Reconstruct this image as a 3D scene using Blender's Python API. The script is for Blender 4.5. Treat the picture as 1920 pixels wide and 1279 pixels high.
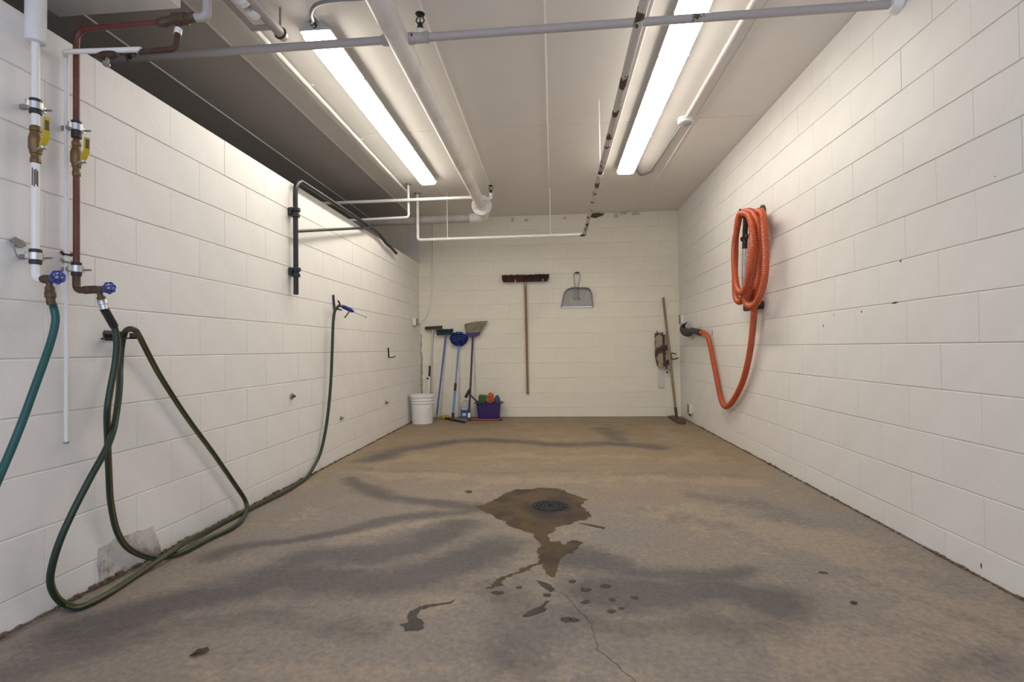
import bpy, bmesh, math, random
import numpy as np
from mathutils import Vector, Matrix, noise

random.seed(7)
for o in list(bpy.data.objects):
    bpy.data.objects.remove(o)
S = bpy.context.scene
COL = S.collection

# ------------------------------------------------------------------ camera, sky, exposure
XL, XR, YB, ZC = -1.846, 1.694, 6.896, 2.765        # left wall, right wall, back wall, ceiling
YF, XN = -0.8, -5.6                                 # open front of the bay, far side of the neighbouring bay
WT = 2.142                                          # top of the half-height left wall
cam_d = bpy.data.cameras.new('camera')
cam_d.sensor_fit = 'HORIZONTAL'
cam_d.sensor_width = 36.0
cam_d.lens = 945.0 / 1920.0 * 36.0
cam_d.clip_start = 0.02
cam = bpy.data.objects.new('camera', cam_d)
COL.objects.link(cam)
_r = Vector((0.99666172, 0.08060065, -0.01299817))
_u = Vector((0.01416359, -0.01390426, 0.99980301))
_f = Vector((-0.08040404, 0.99664949, 0.01499944))
cam.matrix_world = Matrix(((_r.x, _u.x, -_f.x, 0), (_r.y, _u.y, -_f.y, 0), (_r.z, _u.z, -_f.z, 0.937), (0, 0, 0, 1)))
S.camera = cam

W = bpy.data.worlds.new('daylight')
S.world = W
W.use_nodes = True
bg = W.node_tree.nodes['Background']
bg.inputs['Color'].default_value = (0.72, 0.80, 1.0, 1)
bg.inputs['Strength'].default_value = 2.05
LAMP_COLOR, LAMP_STRENGTH = (1.0, 0.945, 0.835), 21.4

vs = S.view_settings
vs.view_transform = 'Standard'
vs.look = 'None'
vs.exposure = 0.0
vs.gamma = 1.0
vs.use_curve_mapping = False

# ------------------------------------------------------------------ materials
def mat(name, col, rough=0.6, metal=0.0, vary=0.0, scale=8.0, col2=None, thresh=None, bump=0.0, bscale=60.0, emit=None, strength=0.0, rand=0.0, alpha_glass=False, stretch=None, spec=None):
    m = bpy.data.materials.new(name)
    m.use_nodes = True
    nt = m.node_tree
    b = nt.nodes['Principled BSDF']
    b.inputs['Roughness'].default_value = rough
    b.inputs['Metallic'].default_value = metal
    if spec is not None: b.inputs['Specular IOR Level'].default_value = spec
    c = (*col, 1)
    b.inputs['Base Color'].default_value = c
    tc = nt.nodes.new('ShaderNodeTexCoord')
    src = tc.outputs['Object']
    if stretch:
        mp = nt.nodes.new('ShaderNodeMapping')
        mp.inputs['Scale'].default_value = stretch
        nt.links.new(src, mp.inputs['Vector'])
        src = mp.outputs['Vector']
    out = None
    if vary or col2:
        n = nt.nodes.new('ShaderNodeTexNoise')
        n.inputs['Scale'].default_value = scale
        n.inputs['Detail'].default_value = 6
        n.inputs['Roughness'].default_value = 0.6
        nt.links.new(src, n.inputs['Vector'])
        r = nt.nodes.new('ShaderNodeValToRGB')
        if col2:
            t = thresh if thresh else (0.4, 0.6)
            r.color_ramp.elements[0].position, r.color_ramp.elements[1].position = t
            r.color_ramp.elements[0].color, r.color_ramp.elements[1].color = c, (*col2, 1)
        else:
            r.color_ramp.elements[0].position, r.color_ramp.elements[1].position = 0.3, 0.7
            r.color_ramp.elements[0].color = (*[v * (1 - vary) for v in col], 1)
            r.color_ramp.elements[1].color = (*[min(1, v * (1 + vary)) for v in col], 1)
        nt.links.new(n.outputs['Fac'], r.inputs['Fac'])
        out = r.outputs['Color']
    if rand:
        oi = nt.nodes.new('ShaderNodeObjectInfo')
        mr = nt.nodes.new('ShaderNodeMapRange')
        mr.inputs['To Min'].default_value, mr.inputs['To Max'].default_value = 1 - rand, 1 + rand
        nt.links.new(oi.outputs['Random'], mr.inputs['Value'])
        hs = nt.nodes.new('ShaderNodeHueSaturation')
        nt.links.new(mr.outputs['Result'], hs.inputs['Value'])
        if out: nt.links.new(out, hs.inputs['Color'])
        else: hs.inputs['Color'].default_value = c
        out = hs.outputs['Color']
    if out: nt.links.new(out, b.inputs['Base Color'])
    if bump:
        n2 = nt.nodes.new('ShaderNodeTexNoise')
        n2.inputs['Scale'].default_value = bscale
        n2.inputs['Detail'].default_value = 5
        nt.links.new(src, n2.inputs['Vector'])
        bp = nt.nodes.new('ShaderNodeBump')
        bp.inputs['Strength'].default_value = bump
        bp.inputs['Distance'].default_value = 0.004
        nt.links.new(n2.outputs['Fac'], bp.inputs['Height'])
        nt.links.new(bp.outputs['Normal'], b.inputs['Normal'])
    if emit:
        b.inputs['Emission Color'].default_value = (*emit, 1)
        b.inputs['Emission Strength'].default_value = strength
    if alpha_glass:
        b.inputs['Transmission Weight'].default_value = 0.85
        b.inputs['IOR'].default_value = 1.2
    return m

WALLC = (0.80, 0.772, 0.73)
M = {
 'block': mat('painted_block', WALLC, 0.5, vary=0.025, scale=5, bump=0.35, bscale=120, rand=0.012),
 'cream_block': mat('cream_painted_block', (0.79, 0.735, 0.60), 0.5, vary=0.03, scale=5, bump=0.35, bscale=120, rand=0.012),  # block paint tinted: the yellowish cast at the back is put into it
 'mortar': mat('painted_mortar', (0.72, 0.685, 0.62), 0.6, vary=0.05, scale=9, bump=0.3, bscale=90),
 'ceiling': mat('ceiling_paint', (0.78, 0.74, 0.69), 0.75, vary=0.02, scale=2.5, bump=0.1, bscale=40),
 'dingy_ceiling': mat('dingy_neighbour_ceiling', (0.47, 0.44, 0.42), 0.8, vary=0.03, scale=2.5, bump=0.1, bscale=40),  # ceiling paint darkened; the shade over the neighbouring bay is in this colour
 'dim_paint': mat('neighbour_paint', (0.14, 0.13, 0.125), 0.8, vary=0.04, scale=3),  # unseen neighbour surfaces darkened so little light bounces up to that ceiling
 'white_paint': mat('white_pipe_paint', (0.78, 0.76, 0.72), 0.4, vary=0.04, scale=14),
 'white_scuffed': mat('white_pipe_paint_scuffed', (0.80, 0.78, 0.75), 0.4, col2=(0.25, 0.17, 0.12), thresh=(0.66, 0.70), scale=9, stretch=(1, 1, 0.3)),
 'insulation': mat('insulation_jacket', (0.72, 0.70, 0.68), 0.8, vary=0.06, scale=10, bump=0.2),
 'grey_pipe': mat('grey_pipe_paint', (0.40, 0.365, 0.35), 0.55, vary=0.10, scale=12, bump=0.15),
 'grey_flaked': mat('grey_pipe_paint_flaked', (0.42, 0.385, 0.37), 0.55, col2=(0.07, 0.043, 0.025), thresh=(0.635, 0.65), scale=6, bump=0.2),
 'flaked': mat('white_paint_flaking_to_rust', (0.62, 0.58, 0.52), 0.6, col2=(0.075, 0.043, 0.022), thresh=(0.535, 0.55), scale=9, bump=0.3, stretch=(1, 0.7, 1)),
 'main': mat('main_pipe_paint', (0.76, 0.73, 0.68), 0.45, col2=(0.60, 0.52, 0.47), thresh=(0.5, 0.75), scale=4),
 'red': mat('red_oxide_pipe', (0.105, 0.022, 0.018), 0.45, col2=(0.15, 0.048, 0.030), thresh=(0.4, 0.7), scale=6),
 'rusty': mat('rusty_fitting', (0.085, 0.032, 0.02), 0.75, col2=(0.045, 0.022, 0.014), thresh=(0.4, 0.6), scale=40, bump=0.5),
 'bronze': mat('bronze', (0.19, 0.115, 0.05), 0.45, 0.5, vary=0.25, scale=30, bump=0.2),
 'oldbronze': mat('tarnished_bronze', (0.10, 0.062, 0.035), 0.55, 0.35, vary=0.3, scale=40, bump=0.3),
 'yellow': mat('yellow_vinyl', (0.55, 0.39, 0.02), 0.4, vary=0.05, scale=20),
 'print': mat('dark_print', (0.10, 0.08, 0.05), 0.6, vary=0.2, scale=200),
 'black': mat('black_rubber', (0.018, 0.017, 0.018), 0.5, vary=0.2, scale=20),
 'blackmetal': mat('black_steel', (0.020, 0.021, 0.026), 0.38, 0.2, col2=(0.07, 0.065, 0.06), thresh=(0.62, 0.72), scale=14),
 'steel': mat('galvanized_steel', (0.55, 0.56, 0.57), 0.35, 0.85, vary=0.12, scale=25),
 'dullsteel': mat('dull_steel', (0.30, 0.29, 0.28), 0.5, 0.6, vary=0.2, scale=30),
 'greymetal': mat('grey_conduit', (0.27, 0.28, 0.29), 0.4, 0.5, vary=0.1, scale=20),
 'bluewheel': mat('blue_enamel', (0.010, 0.038, 0.27), 0.35, vary=0.1, scale=20),
 'teal': mat('teal_hose', (0.006, 0.080, 0.078), 0.34, vary=0.15, scale=12),
 'green': mat('green_hose', (0.014, 0.034, 0.020), 0.40, vary=0.25, scale=9),
 'olive': mat('olive_hose', (0.10, 0.10, 0.03), 0.42, vary=0.2, scale=9),
 'stripe': mat('yellow_hose_stripe', (0.15, 0.095, 0.012), 0.45, vary=0.3, scale=9),
 'orange': mat('orange_vinyl', (0.47, 0.080, 0.022), 0.38, col2=(0.33, 0.070, 0.030), thresh=(0.45, 0.8), scale=6),
 'wood': mat('worn_wood', (0.29, 0.17, 0.065), 0.6, col2=(0.15, 0.085, 0.035), thresh=(0.35, 0.75), scale=14, stretch=(6, 6, 0.6)),
 'greywood': mat('grey_weathered_wood', (0.30, 0.22, 0.14), 0.7, col2=(0.20, 0.14, 0.09), thresh=(0.35, 0.75), scale=14, stretch=(6, 6, 0.6)),
 'redbrush': mat('red_brown_bristles', (0.075, 0.014, 0.009), 0.8, col2=(0.022, 0.009, 0.008), thresh=(0.4, 0.6), scale=14),
 'darkgreen': mat('dark_green_bristles', (0.010, 0.035, 0.040), 0.8, vary=0.3, scale=40),
 'bluefelt': mat('blue_bristles', (0.008, 0.030, 0.16), 0.8, vary=0.35, scale=60, bump=0.5, bscale=200),
 'bluepole': mat('blue_pole', (0.055, 0.12, 0.42), 0.35, vary=0.08, scale=10),
 'lightblue': mat('light_blue_pole', (0.12, 0.24, 0.58), 0.35, vary=0.08, scale=10),
 'silver': mat('aluminium_pole', (0.50, 0.49, 0.48), 0.35, 0.6, vary=0.06, scale=10),
 'straw': mat('straw_bristles', (0.33, 0.285, 0.19), 0.85, col2=(0.21, 0.18, 0.12), thresh=(0.4, 0.65), scale=18),
 'purple': mat('purple_plastic', (0.035, 0.013, 0.115), 0.4, vary=0.08, scale=10),
 'darkpurple': mat('dark_purple_plastic', (0.028, 0.014, 0.06), 0.4, vary=0.08, scale=10),
 'bucket': mat('white_plastic', (0.80, 0.78, 0.76), 0.35, vary=0.02, scale=6),
 'clear': mat('clear_plastic', (0.80, 0.82, 0.80), 0.12, alpha_glass=True),
 'label_blue': mat('blue_label', (0.02, 0.07, 0.32), 0.4, col2=(0.06, 0.15, 0.45), thresh=(0.5, 0.7), scale=30),
 'label_white': mat('white_label_print', (0.65, 0.70, 0.70), 0.4, col2=(0.35, 0.5, 0.45), thresh=(0.5, 0.6), scale=60),
 'yellowsponge': mat('yellow_sponge', (0.45, 0.33, 0.03), 0.9, vary=0.2, scale=60, bump=0.5, bscale=150),
 'greensponge': mat('green_sponge', (0.055, 0.115, 0.045), 0.9, vary=0.25, scale=50, bump=0.6, bscale=150),
 'orangemitt': mat('orange_chenille', (0.60, 0.14, 0.03), 0.85, vary=0.2, scale=40),
 'bluemitt': mat('blue_grey_cloth', (0.05, 0.085, 0.15), 0.9, vary=0.2, scale=40, bump=0.4),
 'redpole': mat('red_pole', (0.33, 0.03, 0.05), 0.4, vary=0.1, scale=20),
 'beige': mat('beige_rusting_enamel', (0.34, 0.29, 0.18), 0.6, col2=(0.045, 0.026, 0.02), thresh=(0.47, 0.53), scale=9),
 'whiteblock': mat('offwhite_board', (0.62, 0.59, 0.52), 0.6, vary=0.05, scale=20),
 'pan': mat('sheet_steel', (0.33, 0.315, 0.285), 0.5, 0.2, vary=0.10, scale=12),
 'lens': mat('lit_diffuser', (0.9, 0.9, 0.88), 0.4, emit=LAMP_COLOR, strength=LAMP_STRENGTH),
 'housing': mat('grey_lamp_housing', (0.42, 0.41, 0.39), 0.5, vary=0.05, scale=8),
 'cement': mat('bare_cement', (0.30, 0.24, 0.20), 0.9, col2=(0.60, 0.565, 0.52), thresh=(0.37, 0.50), scale=9, bump=0.7, bscale=60),
 'grime': mat('brown_grit', (0.10, 0.065, 0.040), 0.95, col2=(0.22, 0.15, 0.09), thresh=(0.4, 0.65), scale=60, bump=0.8, bscale=150),
 'stain': mat('corner_damp_stain', (0.42, 0.37, 0.31), 0.8, col2=(0.24, 0.20, 0.165), thresh=(0.4, 0.65), scale=14),
 'flake': mat('peeling_paint', (0.60, 0.53, 0.40), 0.7, vary=0.1, scale=30),
 'hole': mat('dark_plaster_gap', (0.10, 0.07, 0.045), 0.95, vary=0.3, scale=60),
 'iron': mat('cast_iron', (0.026, 0.024, 0.026), 0.5, 0.3, vary=0.3, scale=80, bump=0.4, bscale=120),
 'wet': mat('wet_concrete', (0.090, 0.055, 0.024), 0.48, col2=(0.042, 0.028, 0.019), thresh=(0.44, 0.58), scale=5.5, bump=0.3, bscale=150, spec=0.3),
 'wetgrey': mat('wet_grey_concrete', (0.052, 0.039, 0.031), 0.5, vary=0.3, spec=0.3, scale=30, bump=0.25, bscale=150),
 'crackm': mat('crack_dirt', (0.10, 0.072, 0.055), 0.95, vary=0.3, scale=60),
 'leaf': mat('dry_leaf', (0.06, 0.04, 0.02), 0.8, vary=0.3, scale=60),
 'rustiron': mat('rusted_iron', (0.10, 0.065, 0.05), 0.75, 0.2, vary=0.4, scale=50, bump=0.4),
 'toggle': mat('ivory_switch_cover', (0.72, 0.69, 0.63), 0.4, vary=0.03, scale=20),
}

# ------------------------------------------------------------------ helpers
ORG = {}
def org(p): return ORG.get(p.name, Vector((0, 0, 0))) if p else Vector((0, 0, 0))
def thing(name, loc, label, cat, group=None):
    o = bpy.data.objects.new(name, None)
    o.empty_display_size = 0.1
    o.location = loc
    COL.objects.link(o)
    ORG[o.name] = Vector(loc)
    o['label'] = label; o['category'] = cat
    if group: o['group'] = group
    return o
def tag(o, label, cat, group=None):
    o['label'] = label; o['category'] = cat
    if group: o['group'] = group
    return o
def obj(name, bm, mats, parent=None, smooth=True, angle=40, kind=None, label=None, base=False):
    """link a bmesh given in room coordinates as one object with its origin on the piece"""
    if not isinstance(mats, (list, tuple)): mats = [mats]
    xs = [v.co.x for v in bm.verts]; ys = [v.co.y for v in bm.verts]; zs = [v.co.z for v in bm.verts]
    c = Vector(((min(xs) + max(xs)) / 2, (min(ys) + max(ys)) / 2, min(zs) if base else (min(zs) + max(zs)) / 2))
    for v in bm.verts: v.co -= c
    bmesh.ops.recalc_face_normals(bm, faces=bm.faces)
    me = bpy.data.meshes.new(name)
    bm.to_mesh(me); bm.free()
    for m in mats: me.materials.append(m)
    if smooth:
        me.shade_smooth()
        me.set_sharp_from_angle(angle=math.radians(angle))
    o = bpy.data.objects.new(name, me)
    COL.objects.link(o)
    o.location = c - org(parent)
    if parent: o.parent = parent
    ORG[o.name] = c
    if kind: o['kind'] = kind
    if label: o['label'] = label
    return o
def BM(): return bmesh.new()
def V(p): return Vector(p)
def cat_rom(pts, n=8):
    P = [V(p) for p in pts]
    P = [P[0] * 2 - P[1]] + P + [P[-1] * 2 - P[-2]]
    out = []
    for i in range(1, len(P) - 2):
        a, b, c, d = P[i - 1:i + 3]
        for k in range(n):
            t = k / n
            out.append(0.5 * ((2 * b) + (c - a) * t + (2 * a - 5 * b + 4 * c - d) * t * t + (3 * b - 3 * c + d - a) * t ** 3))
    out.append(P[-2])
    return out
def fillet(pts, rad, n=6):
    """polyline with its inner corners rounded"""
    P = [V(p) for p in pts]; out = [P[0]]
    for i in range(1, len(P) - 1):
        a, b, c = P[i - 1], P[i], P[i + 1]
        r = min(rad, (a - b).length * 0.45, (c - b).length * 0.45)
        p0 = b + (a - b).normalized() * r; p2 = b + (c - b).normalized() * r
        for k in range(n + 1):
            t = k / n
            out.append(p0 * (1 - t) ** 2 + b * 2 * t * (1 - t) + p2 * t * t)
    out.append(P[-1])
    return out
def resample(pts, step):
    out = [pts[0].copy()]; acc = 0.0
    for a, b in zip(pts, pts[1:]):
        L = (b - a).length
        if L < 1e-9: continue
        t = step - acc
        while t <= L:
            out.append(a + (b - a) * (t / L)); t += step
        acc = L - (t - step)
    return out
def tube(bm, pts, r, segs=10, caps=True, radii=None, stripe=None, twist=0.0, flat=1.0):
    P = [V(p) for p in pts]
    n = len(P)
    T = []
    for i in range(n):
        d = P[min(i + 1, n - 1)] - P[max(i - 1, 0)]
        T.append(d.normalized() if d.length > 1e-9 else Vector((0, 0, 1)))
    up = Vector((0, 0, 1)) if abs(T[0].z) < 0.9 else Vector((1, 0, 0))
    N = (up - T[0] * up.dot(T[0])).normalized()
    rings = []
    for i in range(n):
        N = N - T[i] * N.dot(T[i])
        if N.length < 1e-6: N = T[i].orthogonal()
        N.normalize()
        B = T[i].cross(N)
        rr = radii[i] if radii else r
        a0 = twist * i
        rings.append([bm.verts.new(P[i] + (N * math.cos(a0 + 2 * math.pi * k / segs) + B * (flat * math.sin(a0 + 2 * math.pi * k / segs))) * rr) for k in range(segs)])
    for i in range(n - 1):
        for k in range(segs):
            f = bm.faces.new((rings[i][k], rings[i][(k + 1) % segs], rings[i + 1][(k + 1) % segs], rings[i + 1][k]))
            if stripe and k in stripe: f.material_index = 1
    if caps:
        bm.faces.new(list(reversed(rings[0]))); bm.faces.new(rings[-1])
    return bm
def lathe(bm, prof, origin, axis=(0, 0, 1), segs=20, ref=None):
    """profile of (radius, height) turned about an axis"""
    A = V(axis).normalized(); O = V(origin)
    N = (V(ref) if ref else A.orthogonal()).normalized(); B = A.cross(N)
    rings = []
    for r, h in prof:
        rings.append([bm.verts.new(O + A * h + (N * math.cos(2 * math.pi * k / segs) + B * math.sin(2 * math.pi * k / segs)) * max(r, 1e-5)) for k in range(segs)])
    for a, b in zip(rings, rings[1:]):
        for k in range(segs):
            bm.faces.new((a[k], a[(k + 1) % segs], b[(k + 1) % segs], b[k]))
    bm.faces.new(list(reversed(rings[0]))); bm.faces.new(rings[-1])
    return bm
def box(bm, c, s, rot=None, bev=0.0, segs=1):
    g = bmesh.ops.create_cube(bm, size=1.0)
    vs_ = g['verts']
    for v in vs_:
        v.co = Vector((v.co.x * s[0], v.co.y * s[1], v.co.z * s[2]))
    if bev:
        es = list({e for v in vs_ for e in v.link_edges})
        r = bmesh.ops.bevel(bm, geom=es, offset=bev, segments=segs, affect='EDGES', profile=0.5)
        vs_ = list({v for f in r['faces'] for v in f.verts} | {v for v in vs_ if v.is_valid})
    for v in vs_:
        if rot: v.co = rot @ v.co
        v.co += V(c)
    return bm
def span(bm, lo, hi, bev=0.0):
    lo, hi = V(lo), V(hi)
    return box(bm, (lo + hi) / 2, hi - lo, None, bev)
def prism(bm, poly, ext):
    E = V(ext)
    a = [bm.verts.new(V(p)) for p in poly]; b = [bm.verts.new(V(p) + E) for p in poly]
    bm.faces.new(list(reversed(a))); bm.faces.new(b)
    n = len(a)
    for k in range(n): bm.faces.new((a[k], a[(k + 1) % n], b[(k + 1) % n], b[k]))
    return bm
def torus(bm, c, axis, R, r, segs=24, rs=8, a0=0.0, a1=2 * math.pi):
    A = V(axis).normalized(); N = A.orthogonal().normalized(); B = A.cross(N)
    full = abs(a1 - a0 - 2 * math.pi) < 1e-6
    rings = []
    for i in range(segs if full else segs + 1):
        t = a0 + (a1 - a0) * i / segs
        d = N * math.cos(t) + B * math.sin(t)
        rings.append([bm.verts.new(V(c) + d * (R + r * math.cos(2 * math.pi * k / rs)) + A * (r * math.sin(2 * math.pi * k / rs))) for k in range(rs)])
    m = len(rings)
    for i in range(m if full else m - 1):
        a, b = rings[i], rings[(i + 1) % m]
        for k in range(rs): bm.faces.new((a[k], a[(k + 1) % rs], b[(k + 1) % rs], b[k]))
    if not full:
        bm.faces.new(list(reversed(rings[0]))); bm.faces.new(rings[-1])
    return bm
def blob(bm, c, r, sc=(1, 1, 1), amp=0.1, fs=4.0, u=14, v=9, seed=0.0):
    g = bmesh.ops.create_uvsphere(bm, u_segments=u, v_segments=v, radius=1.0)
    for w in g['verts']:
        k = 1 + amp * noise.noise(w.co * fs + Vector((seed, seed * 2, 0)))
        w.co = V(c) + Vector((w.co.x * sc[0], w.co.y * sc[1], w.co.z * sc[2])) * (r * k)
    return bm
def axis_rot(z):
    z = V(z).normalized(); x = z.orthogonal().normalized(); y = z.cross(x)
    return Matrix((x, y, z)).transposed()

# ------------------------------------------------------------------ setting: block walls
_blocks = {}
def block_mesh(w, h, axis, sgn):
    key = (round(w, 3), round(h, 3), axis, sgn)
    if key in _blocks: return _blocks[key]
    bh, bv, dep, back = 0.0010, 0.0024, 0.0036, 0.012
    bm = BM()
    def P(a, b, n):
        return (n * sgn, a, b) if axis == 'x' else (a, n * sgn, b)
    def ring(i, j, n): return [bm.verts.new(P(*q, n)) for q in ((-w / 2 + i, -h / 2 + j), (w / 2 - i, -h / 2 + j), (w / 2 - i, h / 2 - j), (-w / 2 + i, h / 2 - j))]
    r0, r1, r2 = ring(0, 0, -back), ring(0, 0, dep - 0.0014), ring(bh, bv, dep)
    for a, b in ((r0, r1), (r1, r2)):
        for k in range(4): bm.faces.new((a[k], a[(k + 1) % 4], b[(k + 1) % 4], b[k]))
    bm.faces.new(r2)
    bmesh.ops.recalc_face_normals(bm, faces=bm.faces)
    me = bpy.data.meshes.new('block')
    bm.to_mesh(me); bm.free()
    me.materials.append(M['cream_block' if axis == 'y' else 'block'])
    _blocks[key] = me
    return me
BL, BH, JH = 0.4064, 0.2032, 0.0046
def lay(wall, axis, sgn, face, u0, u1, courses, off):
    """single blocks in running bond on one face of a wall"""
    rng = random.Random(len(wall.name) * 31 + int(u0 * 100))
    for i, (z0, z1) in enumerate(courses):
        u = u0 - ((u0 - off - (0.5 * BL if i % 2 else 0)) % BL)
        while u < u1 - 0.02:
            a, b = max(u, u0), min(u + BL, u1)
            u += BL
            if b - a < 0.03: continue
            me = block_mesh(b - a - rng.choice((0.0004, 0.0006, 0.0010, 0.0018)), z1 - z0 - JH, axis, sgn)
            o = bpy.data.objects.new('block', me)
            COL.objects.link(o)
            jit = rng.uniform(-0.0008, 0.0008)
            p = Vector((face + jit * sgn, (a + b) / 2, (z0 + z1) / 2)) if axis == 'x' else Vector(((a + b) / 2, face + jit * sgn, (z0 + z1) / 2))
            o.location = p - org(wall)
            o.parent = wall
R0, L0 = 0.123, 0.110
cr = [(0.0, R0)] + [(R0 + k * BH, R0 + (k + 1) * BH) for k in range(13)]
cl = [(0.0, L0)] + [(L0 + k * BH, L0 + (k + 1) * BH) for k in range(10)]
wr = obj('wall_right', span(BM(), (XR, YF, 0), (XR + 0.2, YB + 0.2, ZC)), M['mortar'], smooth=False, kind='structure')
wl = obj('wall_left', span(BM(), (XL - 0.19, YF, 0), (XL, YB, WT)), M['mortar'], smooth=False, kind='structure')
wb = obj('wall_back', span(BM(), (XN, YB, 0), (XR, YB + 0.2, ZC)), M['mortar'], smooth=False, kind='structure')
lay(wr, 'x', -1, XR, 0.3, YB, cr, 0.317 % BL)
lay(wl, 'x', 1, XL, 0.3, YB, cl, 0.2677 % BL)
lay(wb, 'y', -1, YB, XL, XR, cr, 0.02)
lay(wb, 'y', -1, YB, XL - 0.19 - 8 * BL, XL - 0.19, cr, 0.02)
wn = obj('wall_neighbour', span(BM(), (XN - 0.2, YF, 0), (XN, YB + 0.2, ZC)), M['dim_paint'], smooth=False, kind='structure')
wf = obj('wall_front', span(BM(), (XN, YF - 0.2, 0), (XL - 0.19, YF, ZC)), M['dim_paint'], smooth=False, kind='structure')  # unseen wall, added to keep daylight out of the neighbouring bay

# bare patch where the face shell of the left wall has spalled, and flakes at the head of the back wall
def rough_poly(pts, amp=0.006, sub=4, fs=30.0, closed=True):
    out = []
    n = len(pts)
    for i in range(n if closed else n - 1):
        a, b = V(pts[i]), V(pts[(i + 1) % n])
        for k in range(sub):
            p = a.lerp(b, k / sub)
            out.append(p + Vector((noise.noise(p * fs), noise.noise(p * fs + Vector((9, 1, 4))), noise.noise(p * fs + Vector((3, 7, 2))))) * amp)
    return out
pp = rough_poly([(-1.8412,1.9126,0.1499),(-1.8412,1.9825,0.1624),(-1.8412,2.0628,0.1507),(-1.8412,2.186,0.1445),(-1.8412,2.1952,0.0875),(-1.8412,2.2267,0.0362),(-1.8412,2.233,-0.006),(-1.8412,2.1107,-0.0034),(-1.8412,2.0083,-0.0091),(-1.8412,1.9197,0.0049),(-1.8412,1.9029,0.0853)], 0.012)
for p in pp: p.x = XL + 0.0050; p.z = max(p.z, 0.002)
obj('cement_patch', prism(BM(), pp, (0.003, 0, 0)), M['cement'], wl, smooth=False, label='bare cement patch low on the wall')
for (a, b, c, d) in [((1152,1160),393,403,0),((1163,1176),392,398,0),((1185,1200),393,399,0),((1058,1064),397,404,0),((960,965),395,404,0),((985,993),398,404,0)]:
    xa = -0.363 + (a[0] - 985) / 137.4; xb = -0.363 + (a[1] - 985) / 137.4
    zt = 2.755 - (b - 393) / 137.4; zb = zt - (c - b) / 137.4
    q = rough_poly([(xa, YB - 0.007, zt), (xb, YB - 0.009, zt - 0.01), (xb - 0.01, YB - 0.022, zb), ((xa + xb) / 2, YB - 0.03, zb + 0.02), (xa, YB - 0.02, zb)], 0.008, 2)
    obj('paint_flake', prism(BM(), q, (0, -0.003, 0)), M['flake'], wb, smooth=False)
q = rough_poly([(0.543,6.8898,2.7544),(0.6436,6.8898,2.7654),(0.7364,6.8898,2.7477),(0.6858,6.8898,2.7204),(0.5851,6.8898,2.6947),(0.5351,6.8898,2.711)], 0.01, 3)
for p in q: p.y = YB - 0.0062
obj('plaster_gap', prism(BM(), q, (0, 0.004, 0)), M['hole'], wb, smooth=False)

for (x, y, z), wd, hg in zip([(1.694,2.637,1.1385),(1.694,3.3,1.0541),(1.694,2.9053,1.1127),(1.694,2.1651,0.0472),(1.694,3.1779,1.1129),(1.694,2.5878,1.3365),(1.694,2.0545,1.5708),(1.694,3.6211,0.7412),(1.694,4.0266,1.4603)], (0.05, 0.012, 0.010, 0.012, 0.02, 0.012, 0.006, 0.008, 0.01), (0.010, 0.022, 0.016, 0.030, 0.006, 0.012, 0.006, 0.008, 0.008)):
    q = rough_poly([(XR - 0.0046, y - wd / 2, z), (XR - 0.0046, y, z + hg / 2), (XR - 0.0046, y + wd / 2, z), (XR - 0.0046, y, z - hg / 2)], 0.004, 3, 90)
    for p in q: p.x = XR - 0.0046
    obj('paint_chip', prism(BM(), q, (0.0015, 0, 0)), M['hole'], wr, smooth=False)
q = rough_poly([(-1.832, YB - 0.0046, 1.18), (-1.815, YB - 0.0046, 1.12), (-1.822, YB - 0.0046, 0.95), (-1.800, YB - 0.0046, 0.80), (-1.812, YB - 0.0046, 0.55), (-1.806, YB - 0.0046, 0.34), (-1.836, YB - 0.0046, 0.30), (-1.838, YB - 0.0046, 0.80)], 0.012, 5, 30)
for p in q: p.y = YB - 0.0046; p.x = max(p.x, XL + 0.006)
obj('corner_stain', prism(BM(), q, (0, 0.0012, 0)), M['stain'], wb, smooth=False)
pa, pb_ = (1.1128,6.892,0.0896), (1.497,6.892,0.0102)
obj('cover_plate', span(BM(), (pa[0], YB - 0.012, 0.004), (pb_[0], YB - 0.003, pa[2]), 0.002), M['cream_block'], wb, label='flat painted plate low on the wall')

# ------------------------------------------------------------------ setting: ceiling of wide planks with raised seam strips
ceil = obj('ceiling', span(BM(), (XN, YF, ZC + 0.012), (XR + 0.2, YB + 0.2, ZC + 0.2)), M['ceiling'], smooth=False, kind='structure')
seams = [1.165, 0.556, -0.018, -0.672, -1.265, -1.884, -2.488, -3.10, -3.71, -4.32, -4.93, -5.54]
edges = [XR] + seams + [XN]
YT = 4.12
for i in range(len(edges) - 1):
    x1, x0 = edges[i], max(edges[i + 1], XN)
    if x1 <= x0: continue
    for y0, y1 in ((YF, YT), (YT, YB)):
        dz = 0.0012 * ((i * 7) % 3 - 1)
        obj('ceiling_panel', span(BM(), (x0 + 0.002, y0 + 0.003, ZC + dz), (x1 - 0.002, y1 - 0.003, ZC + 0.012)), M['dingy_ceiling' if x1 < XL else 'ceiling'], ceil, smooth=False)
for x in seams:
    if x < XN: continue
    b = BM(); tube(b, [(x, YF, ZC + 0.001), (x, YB - 0.002, ZC + 0.001)], 0.008, 6)
    obj('seam_strip', b, M['ceiling'], ceil)

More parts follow.
